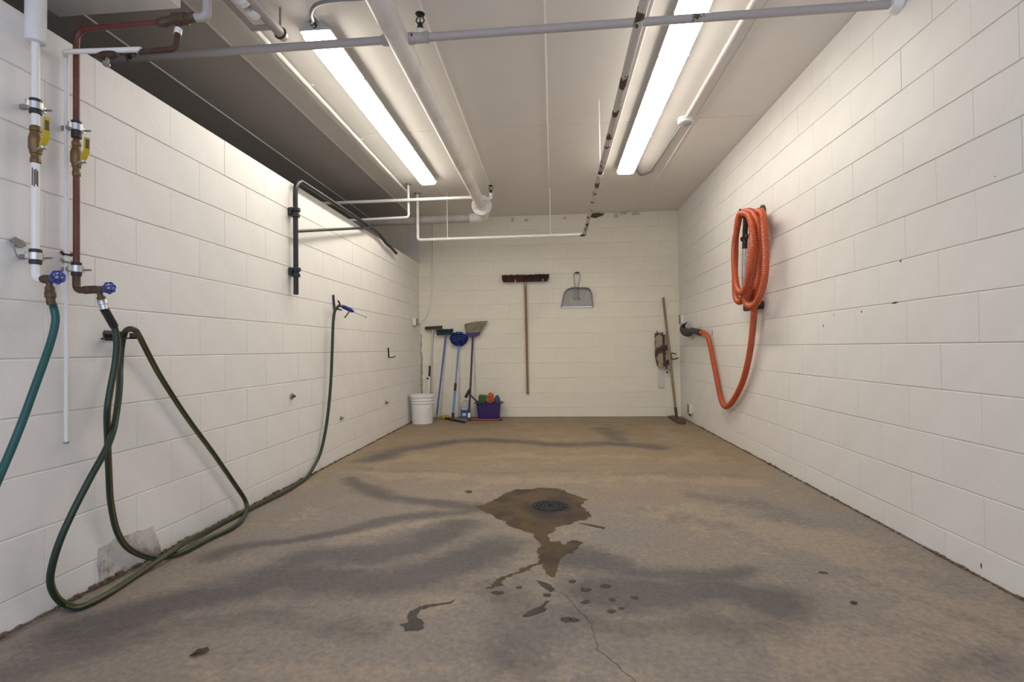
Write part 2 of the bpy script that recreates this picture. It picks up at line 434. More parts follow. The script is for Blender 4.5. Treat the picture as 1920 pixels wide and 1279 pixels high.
# ------------------------------------------------------------------ setting: concrete floor
def seg_dist(p, a, b):
    ab = b - a; L = ab.length_squared
    t = max(0, min(1, (p - a).dot(ab) / L)) if L else 0
    return (p - (a + ab * t)).length
STROKES = [  # (polyline on the floor, half width, strength) of dark rubber and soot smears
 ([(-1.5469,4.2252,-0),(-1.49,4.5851,0),(-1.0269,5.1307,0),(-0.5399,5.1652,0),(-0.0462,4.8866,0),(0.5614,5.0029,0),(0.925,4.8213,0)], 0.16, 0.75),
 ([(0.5561,5.8468,-0),(0.6466,5.5927,0),(0.6811,5.2059,0)], 0.16, 0.65),
 ([(0.3494,6.4809,-0),(0.6998,6.0427,0),(0.9106,6.2082,0)], 0.12, 0.35),
 ([(-1.5106,3.5307,0),(-1.1551,3.2482,-0),(-0.94,3.0929,0),(-0.5719,2.98,-0),(-0.2502,2.943,0)], 0.10, 0.8),
 ([(-0.4373,2.9355,0),(-0.5562,2.8638,-0),(-0.9453,2.7219,0),(-1.115,2.5676,-0),(-1.4545,2.4055,0),(-1.5236,2.2217,-0)], 0.085, 0.75),
 ([(-0.5127,2.6653,0),(-0.6368,2.4712,-0),(-0.8449,2.2971,-0),(-1.1229,2.1388,-0)], 0.15, 0.8),
 ([(-0.2777,2.3555,0),(-0.5131,2.1695,0),(-0.7564,2.0541,0),(-1.1337,1.9863,0),(-1.423,1.7975,0),(-1.5633,1.6095,0)], 0.17, 0.85),
 ([(0.0428,2.2808,0),(0.3029,2.1334,0),(0.5369,2.121,0),(0.7915,2.1835,0)], 0.10, 0.8),
 ([(0.1193,2.0066,0),(0.4157,1.9583,0),(0.7219,1.9956,0),(0.8254,1.9207,0)], 0.13, 0.95),
 ([(-0.1828,1.8654,0),(0.1953,1.7764,0),(0.4642,1.7745,0),(0.7866,1.7928,0)], 0.09, 0.55),
 ([(-0.349,2.0274,0),(-0.1262,1.9084,0),(-0.0779,1.6945,0),(-0.151,1.5178,0)], 0.14, 0.5),
 ([(-1.5736,1.4071,0),(-1.3169,1.5917,0),(-1.0149,1.7082,0),(-0.6143,1.6638,0)], 0.10, 0.5),
 ([(0.798,3.2466,0),(1.1721,3.0482,0),(1.3057,2.8258,0)], 0.12, 0.4),
 ([(0.4406,3.8505,0),(1.39,3.7976,0)], 0.10, 0.3),
 ([(-1.6373,3.8795,0),(-0.5661,3.8229,0),(0.2448,3.895,0)], 0.08, 0.35),
 ([(0.6003,2.9294,0),(0.8576,2.7249,0)], 0.12, 0.35),
 ([(1.1981,2.1552,0),(1.3855,1.9904,0),(1.4312,1.7205,0)], 0.05, 0.35),
 ([(0.9631,1.4913,0),(1.291,1.5549,0)], 0.08, 0.4),
 ([(-1.5995,6.2668,0),(-0.2584,6.3934,0),(1.5415,6.4698,0)], 0.06, 0.35),
]
TAN = [
 ([(-1.3921,3.8002,0),(-0.5323,3.5901,0),(0.2261,3.6134,0),(1.3082,3.5767,0)], 0.14, 0.6),
 ([(-1.0831,2.4938,0),(-0.8721,2.6096,0),(-0.5629,2.7728,0)], 0.05, 0.8),
 ([(0.7792,2.9366,0),(1.2124,2.6268,0),(1.367,2.2641,0),(1.3998,1.7791,0)], 0.22, 0.7),
 ([(0.7694,1.6821,0),(1.1018,1.7014,0)], 0.16, 0.6),
 ([(-0.3059,2.0297,0),(-0.3879,1.8943,0),(-0.5363,1.7707,-0),(-0.7092,1.6267,0)], 0.07, 0.6),
 ([(-1.1643,1.4068,0),(-0.7024,1.4594,0),(-0.2203,1.44,0),(0.2354,1.4793,0)], 0.06, 0.65),
 ([(-1.3276,4.2717,0),(-0.1819,4.402,0),(1.1442,4.2834,0)], 0.10, 0.5),
 ([(1.255,6.0409,0),(1.2295,4.7752,0),(1.3166,4.2871,-0)], 0.14, 0.6),
]
STROKES = [([V((p[0], p[1])) for p in s[0]], s[1], s[2]) for s in STROKES]
TAN = [([V((p[0], p[1])) for p in s[0]], s[1], s[2]) for s in TAN]
def field(p, strokes, w):
    q = p + w
    v = 0.0
    for pl, hw, st in strokes:
        d = min(seg_dist(q, a, b) for a, b in zip(pl, pl[1:]))
        if d < hw * 2.2:
            v = max(v, st * math.exp(-(d / hw) ** 2))
    return v
YJ = 4.11
ys = [YF + 0.05 * i for i in range(18)]
ys = [y for y in ys if y < 0.1]
y = 0.1
while y < YB:
    ys.append(y); y += 0.03 if y < 3.5 else 0.045
ys = [y for y in ys if abs(y - YJ) > 0.012] + [YJ - 0.009, YJ - 0.003, YJ + 0.003, YJ + 0.009, YB]
ys = sorted(set(ys))
nx = 120
xs = [XL + (XR - XL) * i / (nx - 1) for i in range(nx)]
verts, faces, cols = [], [], []
for y in ys:
    for x in xs:
        groove = -0.006 if abs(y - YJ) < 0.006 else 0.0
        verts.append((x, y, groove))
        p = Vector((x, y))
        w = Vector((noise.noise(Vector((x * 2.2, y * 2.2, 1))), noise.noise(Vector((x * 2.2, y * 2.2, 8))))) * 0.11 + Vector((noise.noise(Vector((x * 8, y * 8, 3))), noise.noise(Vector((x * 8, y * 8, 5))))) * 0.03
        cols.append((field(p, STROKES, w), field(p, TAN, w), max(0.0, min(1.0, (y + w.y * 2 - 2.9) / 1.5)), 1))
for j in range(len(ys) - 1):
    for i in range(nx - 1):
        a = j * nx + i
        faces.append((a, a + 1, a + nx + 1, a + nx))
me = bpy.data.meshes.new('floor')
me.from_pydata(verts, [], faces)
ca = me.color_attributes.new('stains', 'FLOAT_COLOR', 'POINT')
for i, c in enumerate(cols): ca.data[i].color = c
me.shade_smooth()
floor = bpy.data.objects.new('floor', me)
COL.objects.link(floor); ORG['floor'] = Vector((0, 0, 0)); floor['kind'] = 'structure'
def floor_material():
    m = bpy.data.materials.new('stained_concrete'); m.use_nodes = True
    nt = m.node_tree; b = nt.nodes['Principled BSDF']; L = nt.links.new
    at = nt.nodes.new('ShaderNodeAttribute'); at.attribute_name = 'stains'
    sp = nt.nodes.new('ShaderNodeSeparateColor'); L(at.outputs['Color'], sp.inputs['Color'])
    tc = nt.nodes.new('ShaderNodeTexCoord')
    def noise_n(scale, detail=8, rough=0.65):
        n = nt.nodes.new('ShaderNodeTexNoise'); n.inputs['Scale'].default_value = scale
        n.inputs['Detail'].default_value = detail; n.inputs['Roughness'].default_value = rough
        L(tc.outputs['Object'], n.inputs['Vector']); return n.outputs['Fac']
    def math_n(op, a, bb):
        n = nt.nodes.new('ShaderNodeMath'); n.operation = op
        for i, q in enumerate((a, bb)):
            if isinstance(q, (int, float)): n.inputs[i].default_value = q
            else: L(q, n.inputs[i])
        return n.outputs[0]
    def ramp(f, p0, p1, c0=(0, 0, 0), c1=(1, 1, 1)):
        n = nt.nodes.new('ShaderNodeValToRGB'); e = n.color_ramp.elements
        e[0].position, e[1].position = p0, p1; e[0].color, e[1].color = (*c0, 1), (*c1, 1)
        L(f, n.inputs['Fac']); return n.outputs['Color']
    def mix(f, a, bb, mode='MIX'):
        n = nt.nodes.new('ShaderNodeMix'); n.data_type = 'RGBA'; n.blend_type = mode
        if isinstance(f, (int, float)): n.inputs['Factor'].default_value = f
        else: L(f, n.inputs['Factor'])
        for q, s in ((a, 'A'), (bb, 'B')):
            if isinstance(q, tuple): n.inputs[s].default_value = (*q, 1)
            else: L(q, n.inputs[s])
        return n.outputs['Result']
    base = mix(ramp(noise_n(1.1, 6), 0.38, 0.62), (0.250, 0.202, 0.155), (0.222, 0.190, 0.165))
    base = mix(math_n('MULTIPLY', sp.outputs['Blue'], 0.85), base, (0.262, 0.188, 0.108))
    patch = ramp(math_n('ADD', math_n('ADD', noise_n(3.0, 10, 0.7), math_n('MULTIPLY', math_n('SUBTRACT', noise_n(17, 8, 0.7), 0.5), 0.55)), math_n('MULTIPLY', sp.outputs['Green'], 0.28)), 0.56, 0.65)
    base = mix(math_n('MULTIPLY', patch, 0.55), base, (0.345, 0.265, 0.185))
    smear = math_n('ADD', math_n('ADD', sp.outputs['Red'], math_n('MULTIPLY', math_n('SUBTRACT', noise_n(4.5, 8, 0.7), 0.5), 0.85)), math_n('MULTIPLY', math_n('SUBTRACT', noise_n(21, 8, 0.7), 0.5), 0.6))
    base = mix(math_n('MULTIPLY', ramp(smear, 0.18, 0.72), 0.86), base, (0.086, 0.073, 0.071))
    grain = ramp(noise_n(45, 6, 0.75), 0.32, 0.68, (0.72, 0.72, 0.72), (1.24, 1.24, 1.24))
    base = mix(1.0, base, grain, 'MULTIPLY')
    speck = ramp(noise_n(13, 4, 0.5), 0.70, 0.74)
    base = mix(math_n('MULTIPLY', speck, 0.30), base, (0.07, 0.05, 0.04))
    L(base, b.inputs['Base Color'])
    L(ramp(noise_n(3.5, 6), 0.3, 0.7, (0.50,) * 3, (0.68,) * 3), b.inputs['Roughness'])
    bp = nt.nodes.new('ShaderNodeBump'); bp.inputs['Strength'].default_value = 0.18; bp.inputs['Distance'].default_value = 0.003
    L(noise_n(90, 6, 0.7), bp.inputs['Height']); L(bp.outputs['Normal'], b.inputs['Normal'])
    return m
M['floor'] = floor_material()
me.materials.append(M['floor'])
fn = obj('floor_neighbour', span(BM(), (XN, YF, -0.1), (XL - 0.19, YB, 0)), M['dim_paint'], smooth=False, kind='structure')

b = BM(); span(b, (XL + 0.02, YJ - 0.0028, -0.0055), (XR - 0.02, YJ + 0.0028, -0.0025)); obj('joint_dirt', b, M['crackm'], floor, smooth=False)
# grit lying along the feet of the walls, cracks and wet marks on the slab
def grit(name, pts, w, parent):
    b = BM()
    rng = random.Random(3)
    for a, c in zip(pts, pts[1:]):
        a, c = V(a), V(c); n = int((c - a).length / 0.02)
        for k in range(n):
            p = a.lerp(c, (k + rng.random()) / n)
            s = rng.uniform(0.25, 1.0) * w * (0.4 + 0.9 * abs(noise.noise(p * 2.3)))
            box(b, p + Vector((0, 0, s * 0.25)), (s * rng.uniform(0.5, 1.2), rng.uniform(0.012, 0.035), s * rng.uniform(0.3, 0.7)), Matrix.Rotation(rng.uniform(-0.5, 0.5), 3, 'Z'))
    obj(name, b, M['grime'], parent, smooth=False, kind='stuff')
grit('wall_grit', [(XL + 0.012, 0.5, 0.001), (XL + 0.012, YB - 0.05, 0.001)], 0.034, floor)
grit('wall_grit', [(XR - 0.010, 0.5, 0.001), (XR - 0.010, YB - 0.05, 0.001)], 0.026, floor)
grit('wall_grit', [(XL + 0.05, YB - 0.010, 0.001), (XR - 0.05, YB - 0.010, 0.001)], 0.012, floor)
def wet(pts, m, amp=0.010, cell=0.005, h=0.0008):
    """a damp mark with a crumbling edge: rows of narrow quads where the noise-shifted point lies inside the outline"""
    P = np.array([(p[0], p[1]) for p in pts])
    lo, hi = P.min(0) - 0.04, P.max(0) + 0.04
    gx = np.arange(lo[0], hi[0], cell); gy = np.arange(lo[1], hi[1], cell)
    X = np.empty((len(gy), len(gx))); Y = np.empty_like(X)
    for j, y in enumerate(gy):
        for i, x in enumerate(gx):
            n1, n2 = noise.noise_vector((x * 14, y * 14, 2.0)), noise.noise_vector((x * 52, y * 52, 5.0))
            X[j, i] = x + amp * (n1.x + 0.6 * n2.x); Y[j, i] = y + amp * (n1.y + 0.6 * n2.y)
    ins = np.zeros(X.shape, bool)
    for (xa, ya), (xb, yb) in zip(P, np.roll(P, -1, 0)):
        if abs(yb - ya) < 1e-9: continue
        ins ^= ((ya > Y) != (yb > Y)) & (X < (xb - xa) * (Y - ya) / (yb - ya) + xa)
    vv, ff = [], []
    for j, y in enumerate(gy):
        i = 0
        while i < len(gx):
            if not ins[j, i]: i += 1; continue
            k = i
            while k < len(gx) and ins[j, k]: k += 1
            x0, x1 = gx[i] - cell / 2, gx[k - 1] + cell / 2; n = len(vv)
            vv += [(x0, y - cell / 2, h), (x1, y - cell / 2, h), (x1, y + cell / 2, h), (x0, y + cell / 2, h)]
            ff.append((n, n + 1, n + 2, n + 3)); i = k
    if not ff: return
    me = bpy.data.meshes.new('wet_mark'); me.from_pydata(vv, [], ff); me.materials.append(M[m])
    o = bpy.data.objects.new('wet_mark', me); COL.objects.link(o); o.parent = floor
wet([(-0.4763,2.9837,0),(-0.4085,3.0274,0),(-0.3693,3.1363,0),(-0.3073,3.3023,0),(-0.2417,3.3672,0),(-0.1736,3.3568,0),(-0.0897,3.398,0),(0.0206,3.3761,0),(0.0719,3.3155,0),(0.1366,3.2228,0),(0.1943,3.1353,0),(0.1527,3.0285,0),(0.1789,2.9504,0),(0.2048,2.8492,0),(0.1619,2.7774,0),(0.1141,2.7417,0),(0.0562,2.7062,0),(0.0079,2.672,0),(-0.009,2.5866,0),(-0.041,2.5412,0),(-0.0299,2.4716,0),(0.0321,2.4745,0),(0.0539,2.4223,0),(0.0814,2.4836,0),(0.1311,2.4523,0),(0.0969,2.3734,-0),(0.0559,2.3226,0),(0.0187,2.2568,-0),(-0.0003,2.2335,0),(0.008,2.1283,0),(-0.0098,2.0831,0),(-0.0406,2.1009,0),(-0.0571,2.1556,-0),(-0.058,2.1978,0),(-0.1158,2.1526,-0),(-0.165,2.1094,-0),(-0.2122,2.0439,0),(-0.2541,1.9779,0),(-0.2697,1.9683,0),(-0.2446,2.0423,0),(-0.1992,2.0927,-0),(-0.1498,2.1509,0),(-0.0904,2.2016,-0),(-0.078,2.252,0),(-0.0862,2.3646,-0),(-0.077,2.3903,0),(-0.0955,2.4962,0),(-0.1249,2.5665,0),(-0.1786,2.6016,-0),(-0.25,2.6607,0),(-0.2673,2.7253,0),(-0.3299,2.7914,0),(-0.4027,2.8888,0)], 'wet', 0.022)
for pl in ([(-0.3755,1.8827,0),(-0.3915,1.8423,0),(-0.4479,1.82,0),(-0.4897,1.7989,0),(-0.4896,1.7554,0),(-0.4646,1.7186,0),(-0.4451,1.6864,0),(-0.467,1.6595,0),(-0.5061,1.6509,-0),(-0.5343,1.7012,0),(-0.5023,1.7131,0),(-0.5261,1.7822,0),(-0.5025,1.817,0),(-0.4446,1.8394,0),(-0.4026,1.8573,0)],
           [(-0.1198,1.7691,0),(-0.0999,1.8206,0),(-0.0623,1.8451,0),(-0.0379,1.8931,0),(-0.0299,1.8856,0),(-0.0466,1.8309,0),(-0.0293,1.8245,0),(-0.0685,1.7932,0),(-0.0972,1.7634,0)],
           [(-0.0765,2.051,0),(-0.0268,2.0168,0),(0.0024,1.9828,0),(-0.0182,1.9559,0),(-0.0474,1.9889,0)],
           [(0.1247,2.7256,0),(0.1936,2.7041,0),(0.2642,2.6596,0),(0.2489,2.6435,0),(0.1856,2.6718,0)]):
    wet(pl, 'wetgrey', 0.012, 0.004)
for i, (x, y, z) in enumerate([(0.0688,2.0429,0.0008),(0.1136,1.9827,0.0008),(0.1882,2.013,0.0008),(0.1053,1.8835,0.0008),(0.2085,1.9049,0.0008),(0.2922,1.9295,0.0008),(0.2317,1.8448,0.0008),(0.0319,1.7657,0.0008),(0.0607,1.7536,0.0008),(-0.2245,1.9389,0.0008),(-0.1473,1.9819,0.0008),(-0.0343,1.9282,0.0008),(-0.5666,3.2905,0.0008),(0.1972,1.8245,0.0008),(1.0961,2.1773,0.0008)]):
    r = (0.014, 0.018, 0.02, 0.013, 0.012, 0.013, 0.010, 0.016, 0.014, 0.018, 0.010, 0.014, 0.022, 0.012, 0.014)[i]
    wet([(x + r * math.cos(t) * 1.3, y + r * math.sin(t), z) for t in [k * math.pi / 4 for k in range(8)]], 'wetgrey', r * 0.7, 0.003)
def crack(pts, w):
    P = cat_rom(pts, 6); b = BM(); prev = None
    for i, p in enumerate(P):
        p = p + Vector((noise.noise(p * 25), noise.noise(p * 25 + Vector((4, 4, 4))), 0)) * 0.012
        ww = w * (0.5 + abs(noise.noise(p * 14)) * 1.5)
        cur = (b.verts.new((p.x - ww, p.y, 0.0007)), b.verts.new((p.x + ww, p.y + ww * 0.5, 0.0007)))
        if prev: b.faces.new((prev[0], prev[1], cur[1], cur[0]))
        prev = cur
    obj('crack', b, M['crackm'], floor, smooth=False)
crack([(-0.0059,1.9651,0),(0.0514,1.9059,0),(0.0784,1.8158,0),(0.1041,1.7782,0),(0.1224,1.687,0),(0.1248,1.5958,0),(0.1525,1.5489,-0),(0.1835,1.5076,0),(0.2099,1.45,0),(0.222,1.4003,-0)], 0.0016)
crack([(0.0403,3.2901,0),(0.0635,3.4032,0),(0.103,3.5247,0)], 0.0014)
crack([(-0.0059,1.9651,0),(-0.0698,2.042,0),(-0.0808,2.0508,0)], 0.0014)
lf = BM()
(lx, ly, lz) = (-1.1058,1.4984,0)
prism(lf, rough_poly([(lx - 0.028, ly - 0.012, 0.003), (lx, ly - 0.018, 0.008), (lx + 0.026, ly + 0.010, 0.004), (lx + 0.008, ly + 0.018, 0.010), (lx - 0.016, ly + 0.008, 0.006)], 0.006, 2, 60), (0, 0, 0.002))
tag(obj('dry_leaf', lf, M['leaf'], smooth=False), 'small curled dark dry leaf on the floor at lower left, near the camera', 'leaf')
lf = BM()
(lx, ly, lz) = (1.0705,1.9264,0)
prism(lf, rough_poly([(lx - 0.012, ly - 0.006, 0.001), (lx + 0.01, ly - 0.004, 0.003), (lx + 0.012, ly + 0.006, 0.002), (lx - 0.006, ly + 0.008, 0.004)], 0.004, 2, 60), (0, 0, 0.003))
tag(obj('dirt_crumb', lf, M['leaf'], smooth=False), 'small black crumb of dirt on the tan floor near the right wall', 'debris')

# ------------------------------------------------------------------ floor drain
dc = V((-0.0272,3.0013,0))
dr = thing('floor_drain', dc, 'round black cast iron drain grate in the middle of the wet patch', 'drain')
obj('drain_frame', lathe(BM(), [(0.104, 0.0), (0.122, 0.0), (0.122, 0.002), (0.118, 0.0045), (0.108, 0.0045), (0.104, 0.003)], dc, segs=40), M['iron'], dr)
obj('drain_sump', lathe(BM(), [(0.106, 0.0012), (0.106, 0.0018), (0.001, 0.0018)], dc, segs=32), M['black'], dr)
g = BM()
for R_ in (0.022, 0.045, 0.068, 0.090):
    torus(g, dc + Vector((0, 0, 0.0035)), (0, 0, 1), R_, 0.0058, 32, 6)
for k in range(16):
    a = 2 * math.pi * k / 16
    d = Vector((math.cos(a), math.sin(a), 0))
    box(g, dc + d * 0.057 + Vector((0, 0, 0.0035)), (0.094, 0.008, 0.006), Matrix.Rotation(a, 3, 'Z'))
for k in range(24):
    a = 2 * math.pi * (k + 0.5) / 24
    lathe(g, [(0.0055, 0), (0.0055, 0.008), (0.003, 0.0095)], dc + Vector((math.cos(a), math.sin(a), 0)) * (0.079 if k % 2 else 0.057), segs=6)
obj('drain_grate', g, M['iron'], dr)

# ------------------------------------------------------------------ fluorescent lamps
def lamp(x, y0, y1, label, zbot=2.679):
    t = thing('ceiling_lamp', (x, (y0 + y1) / 2, zbot), label, 'light', 'tube lamps on the ceiling')
    zt = ZC - 0.002
    b = BM()
    prof = [(-0.050, zt), (-0.062, zt - 0.034), (-0.089, zt - 0.040), (-0.089, zt - 0.052), (0.089, zt - 0.052), (0.089, zt - 0.040), (0.062, zt - 0.034), (0.050, zt)]
    prism(b, [(x + a, y0, z) for a, z in prof], (0, y1 - y0, 0))
    obj('housing', b, M['housing'], t)
    b = BM()
    rings = []
    zl = zt - 0.0525
    for yy, k in ((y0 + 0.006, 0.82), (y0 + 0.035, 0.985), (y0 + 0.06, 1.0), (y1 - 0.06, 1.0), (y1 - 0.035, 0.985), (y1 - 0.006, 0.82)):
        h = (zl - zbot) * (1.0 if 0.9 < k else 0.35)
        rings.append([b.verts.new((x + k * a, yy, zl - h * q)) for a, q in ((-0.084, 0), (-0.082, 0.5), (-0.070, 0.9), (-0.046, 1), (0.046, 1), (0.070, 0.9), (0.082, 0.5), (0.084, 0))])
    for r1, r2 in zip(rings, rings[1:]):
        for k in range(7): b.faces.new((r1[k], r1[k + 1], r2[k + 1], r2[k]))
        b.faces.new((r1[7], r1[0], r2[0], r2[7]))
    b.faces.new(rings[0]); b.faces.new(list(reversed(rings[-1])))
    obj('diffuser', b, M['lens'], t, label='glowing white diffuser')
    n = 7
    for k in range(n):
        yy = y0 + 0.12 + (y1 - y0 - 0.24) * k / (n - 1)
        for s in (-1, 1):
            b = BM(); box(b, (x + s * 0.0895, yy, zt - 0.052), (0.004, 0.022, 0.026), None, 0.001)
            obj('clip', b, M['housing'], t)
    b = BM(); lathe(b, [(0.016, 0), (0.016, 0.02), (0.011, 0.024), (0.011, 0.04)], (x, y0 + 0.001, zt - 0.026), (0, -1, 0), 10)
    obj('cable_gland', b, M['black'], t)
    return t
lampL = lamp(-1.288, 2.665, 5.25, 'long lit tube lamp on the ceiling nearer the left wall')
lampR = lamp(0.757, 2.60, 5.17, 'long lit tube lamp on the ceiling nearer the right wall')

# ------------------------------------------------------------------ conduits and boxes on the ceiling
def run(name, pts, r, m, label, cat, segs=12, fil=0.0, group=None, flat=1.0):
    P = fillet(pts, fil) if fil else [V(p) for p in pts]
    o = obj(name, tube(BM(), P, r, segs, flat=flat), m)
    return tag(o, label, cat, group)
ec = run('electrical_conduit', [(-1.628, YF, ZC - 0.031), (-1.628, 5.66, ZC - 0.031)], 0.0165, M['white_paint'], 'straight white painted conduit along the ceiling left of the left lamp', 'conduit')
for yy in (1.0, 2.42, 3.3, 4.2, 5.1, 5.6):
    b = BM(); box(b, (-1.628, yy, ZC - 0.008), (0.046, 0.022, 0.014), None, 0.002)
    obj('strap', b, M['white_paint'], ec)
run('electrical_conduit', [(1.078, YF, ZC - 0.016), (1.078, 4.072, ZC - 0.016)], 0.0145, M['white_paint'], 'straight white painted conduit along the ceiling ending at the round junction box', 'conduit')
jb = V((1.0818,4.1013,2.75)); jb.z = ZC - 0.002
t = thing('junction_box', jb, 'round white junction box with grey cover on the ceiling right of the lamps', 'junction box')
obj('body', lathe(BM(), [(0.058, 0), (0.058, 0.038), (0.054, 0.043)], jb, (0, 0, -1), 24), M['white_paint'], t)
obj('cover', lathe(BM(), [(0.050, 0.0435), (0.050, 0.049), (0.040, 0.054), (0.012, 0.056)], jb, (0, 0, -1), 24), M['housing'], t, label='grey round cover')
run('flexible_conduit', cat_rom([(1.078, 4.188, ZC - 0.014)] + [V(p) for p in [(1.0677,4.4526,2.752),(1.0547,4.8653,2.752),(1.0478,5.1318,2.752),(1.0456,5.2846,2.752),(1.0051,5.3598,2.752),(0.9434,5.3852,2.752)]] + [(0.848, 5.12, ZC - 0.014)], 6), 0.008, M['greymetal'], 'thin grey conduit bending from the junction box to the far end of the right lamp', 'conduit')
P = cat_rom([(-1.288, 2.62, 2.738)] + [V(p) for p in [(-1.2779,2.6284,2.742),(-1.2575,2.569,2.742),(-1.2078,2.5152,2.742),(-1.1402,2.4935,2.742),(-1.0437,2.4871,2.742),(-0.9173,2.4878,2.742),(-0.7211,2.4839,2.742)]], 8)
run('flexible_conduit', P, 0.0105, M['greymetal'], 'grey conduit curling from the near end of the left lamp towards the big pipe', 'conduit')

# ------------------------------------------------------------------ sprinkler main and its branches
ZM = 2.556
mx = -0.778
end = V((mx, 5.62, ZM))
mp = thing('sprinkler_main', (mx, 2.6, ZM), 'thick white painted pipe running along the ceiling to a bolted flange at the back', 'pipe')
obj('pipe', tube(BM(), [(mx, YF + 0.02, ZM), (mx, end.y, ZM)], 0.057, 24), M['main'], mp)
fl = obj('flange', lathe(BM(), [(0.062, -0.06), (0.068, -0.02), (0.112, -0.016), (0.114, 0.0), (0.112, 0.012)], end, (0, 1, 0), 28), M['white_paint'], mp)
fl2 = obj('flange', lathe(BM(), [(0.112, 0.016), (0.114, 0.03), (0.112, 0.042), (0.07, 0.048), (0.062, 0.09)], end, (0, 1, 0), 28), M['white_paint'], mp)
for k in range(8):
    a = 2 * math.pi * (k + 0.5) / 8
    b = BM(); lathe(b, [(0.011, -0.030), (0.011, -0.014), (0.011, 0.056), (0.008, 0.060)], end + Vector((math.cos(a) * 0.093, 0, math.sin(a) * 0.093)), (0, 1, 0), 6)
    obj('flange_bolt', b, M['white_paint'], mp)
obj('elbow', tube(BM(), fillet([end + Vector((0, 0.08, 0)), end + Vector((0, 0.30, -0.055)), end + Vector((-0.18, 0.30, -0.062))], 0.16, 10), 0.057, 20), M['main'], mp)
obj('back_run', tube(BM(), [end + Vector((-0.12, 0.30, -0.060)), (-4.6, end.y + 0.30, ZM - 0.075)], 0.050, 20), M['grey_pipe'], mp, label='grey pipe turning left behind the flange')
# white branch leaving the main just before the flange, over the half wall
yb_ = 5.38
obj('branch', tube(BM(), [(mx, yb_, ZM + 0.022), (-2.62, yb_, ZM + 0.018)], 0.0175, 12), M['white_paint'], mp)
def sprinkler(base, parent):
    b = BM()
    lathe(b, [(0.014, 0), (0.016, 0.02), (0.013, 0.026), (0.013, 0.036)], base, segs=8)
    sp_ = obj('sprinkler_head', b, M['black'], parent, label='black upright sprinkler head')
    b = BM()
    for s in (-1, 1):
        tube(b, cat_rom([V(base) + Vector((s * 0.011, 0, 0.034)), V(base) + Vector((s * 0.021, 0, 0.052)), V(base) + Vector((s * 0.005, 0, 0.078))], 4), 0.0035, 6)
    lathe(b, [(0.004, 0.072), (0.007, 0.078), (0.024, 0.082), (0.026, 0.085), (0.01, 0.088)], base, segs=12)
    tube(b, [V(base) + Vector((0, 0, 0.034)), V(base) + Vector((0, 0, 0.078))], 0.003, 6)
    obj('deflector', b, M['black'], sp_)
obj('head_fitting', tube(BM(), fillet([(mx + 0.04, yb_, ZM + 0.0), (mx + 0.135, yb_, ZM + 0.0), (mx + 0.135, yb_, ZM + 0.06)], 0.03), 0.018, 10), M['white_paint'], mp)
sprinkler((mx + 0.135, yb_, ZM + 0.058), mp)
# cross branch through the main
yc = 2.555
cp = thing('cross_pipe', (0, yc, 2.563), 'grey painted pipe crossing the bay near the camera from wall to wall', 'pipe')
zc0, zc1 = 2.553, 2.578
def zc_at(x): return zc0 + (zc1 - zc0) * (x + 1.8) / 3.4
for (xa, xb) in ((-4.2, mx - 0.058), (mx + 0.058, XR - 0.006)):
    obj('pipe', tube(BM(), [(xa, yc, zc_at(xa)), (xb, yc, zc_at(xb))], 0.0205, 14), M['grey_flaked'], cp)
for xa in (mx - 0.068, mx + 0.068):
    obj('coupling', tube(BM(), [(xa - 0.022, yc, zc_at(xa)), (xa - 0.014, yc, zc_at(xa)), (xa + 0.014, yc, zc_at(xa)), (xa + 0.022, yc, zc_at(xa))], 0, 14, radii=[0.024, 0.029, 0.029, 0.024]), M['grey_pipe'], cp)
xs_ = V((-0.6644,2.555,2.5862)).x
obj('tee', tube(BM(), [(xs_ - 0.042, yc, zc_at(xs_)), (xs_ - 0.034, yc, zc_at(xs_)), (xs_ - 0.03, yc, zc_at(xs_)), (xs_ + 0.03, yc, zc_at(xs_)), (xs_ + 0.034, yc, zc_at(xs_)), (xs_ + 0.042, yc, zc_at(xs_))], 0, 14, radii=[0.029, 0.029, 0.026, 0.026, 0.029, 0.029]), M['grey_pipe'], cp)
obj('tee_outlet', lathe(BM(), [(0.020, 0.01), (0.020, 0.038), (0.017, 0.044)], (xs_, yc, zc_at(xs_)), segs=12), M['white_paint'], cp)
sprinkler((xs_, yc, zc_at(xs_) + 0.040), cp)
obj('escutcheon', lathe(BM(), [(0.022, 0.05), (0.034, 0.046), (0.046, 0.01), (0.048, 0.005)], (XR, yc, zc1), (-1, 0, 0), 24), M['white_paint'], cp)
# flaking line down the middle of the bay and its branch along the back
zr_ = 2.222
yR = 5.75
rx0, rx1 = 0.343, 0.376
rp = thing('sprinkler_line', (rx0, 2.6, zr_), 'thin white pipe with paint flaking to brown rust, hanging below the lamps', 'pipe')
lft = V((-1.5492,5.75,2.2172))
obj('pipe', tube(BM(), [(rx0, YF + 0.02, zr_), (rx1, yR, zr_)], 0.0185, 12), M['flaked'], rp)
obj('elbow', tube(BM(), fillet([(rx1, yR - 0.05, zr_), (rx1, yR, zr_), (rx1 - 0.05, yR, zr_)], 0.03), 0.0225, 12), M['flaked'], rp)
zl_ = lft.z
obj('branch', tube(BM(), fillet([(rx1 - 0.02, yR, zr_), (lft.x, yR, zl_), (lft.x, yR, ZC - 0.001)], 0.035), 0.0175, 12), M['white_paint'], rp)
obj('escutcheon', lathe(BM(), [(0.04, 0.0), (0.038, 0.008), (0.02, 0.014)], (lft.x, yR, ZC - 0.0015), (0, 0, -1), 18), M['dullsteel'], rp)
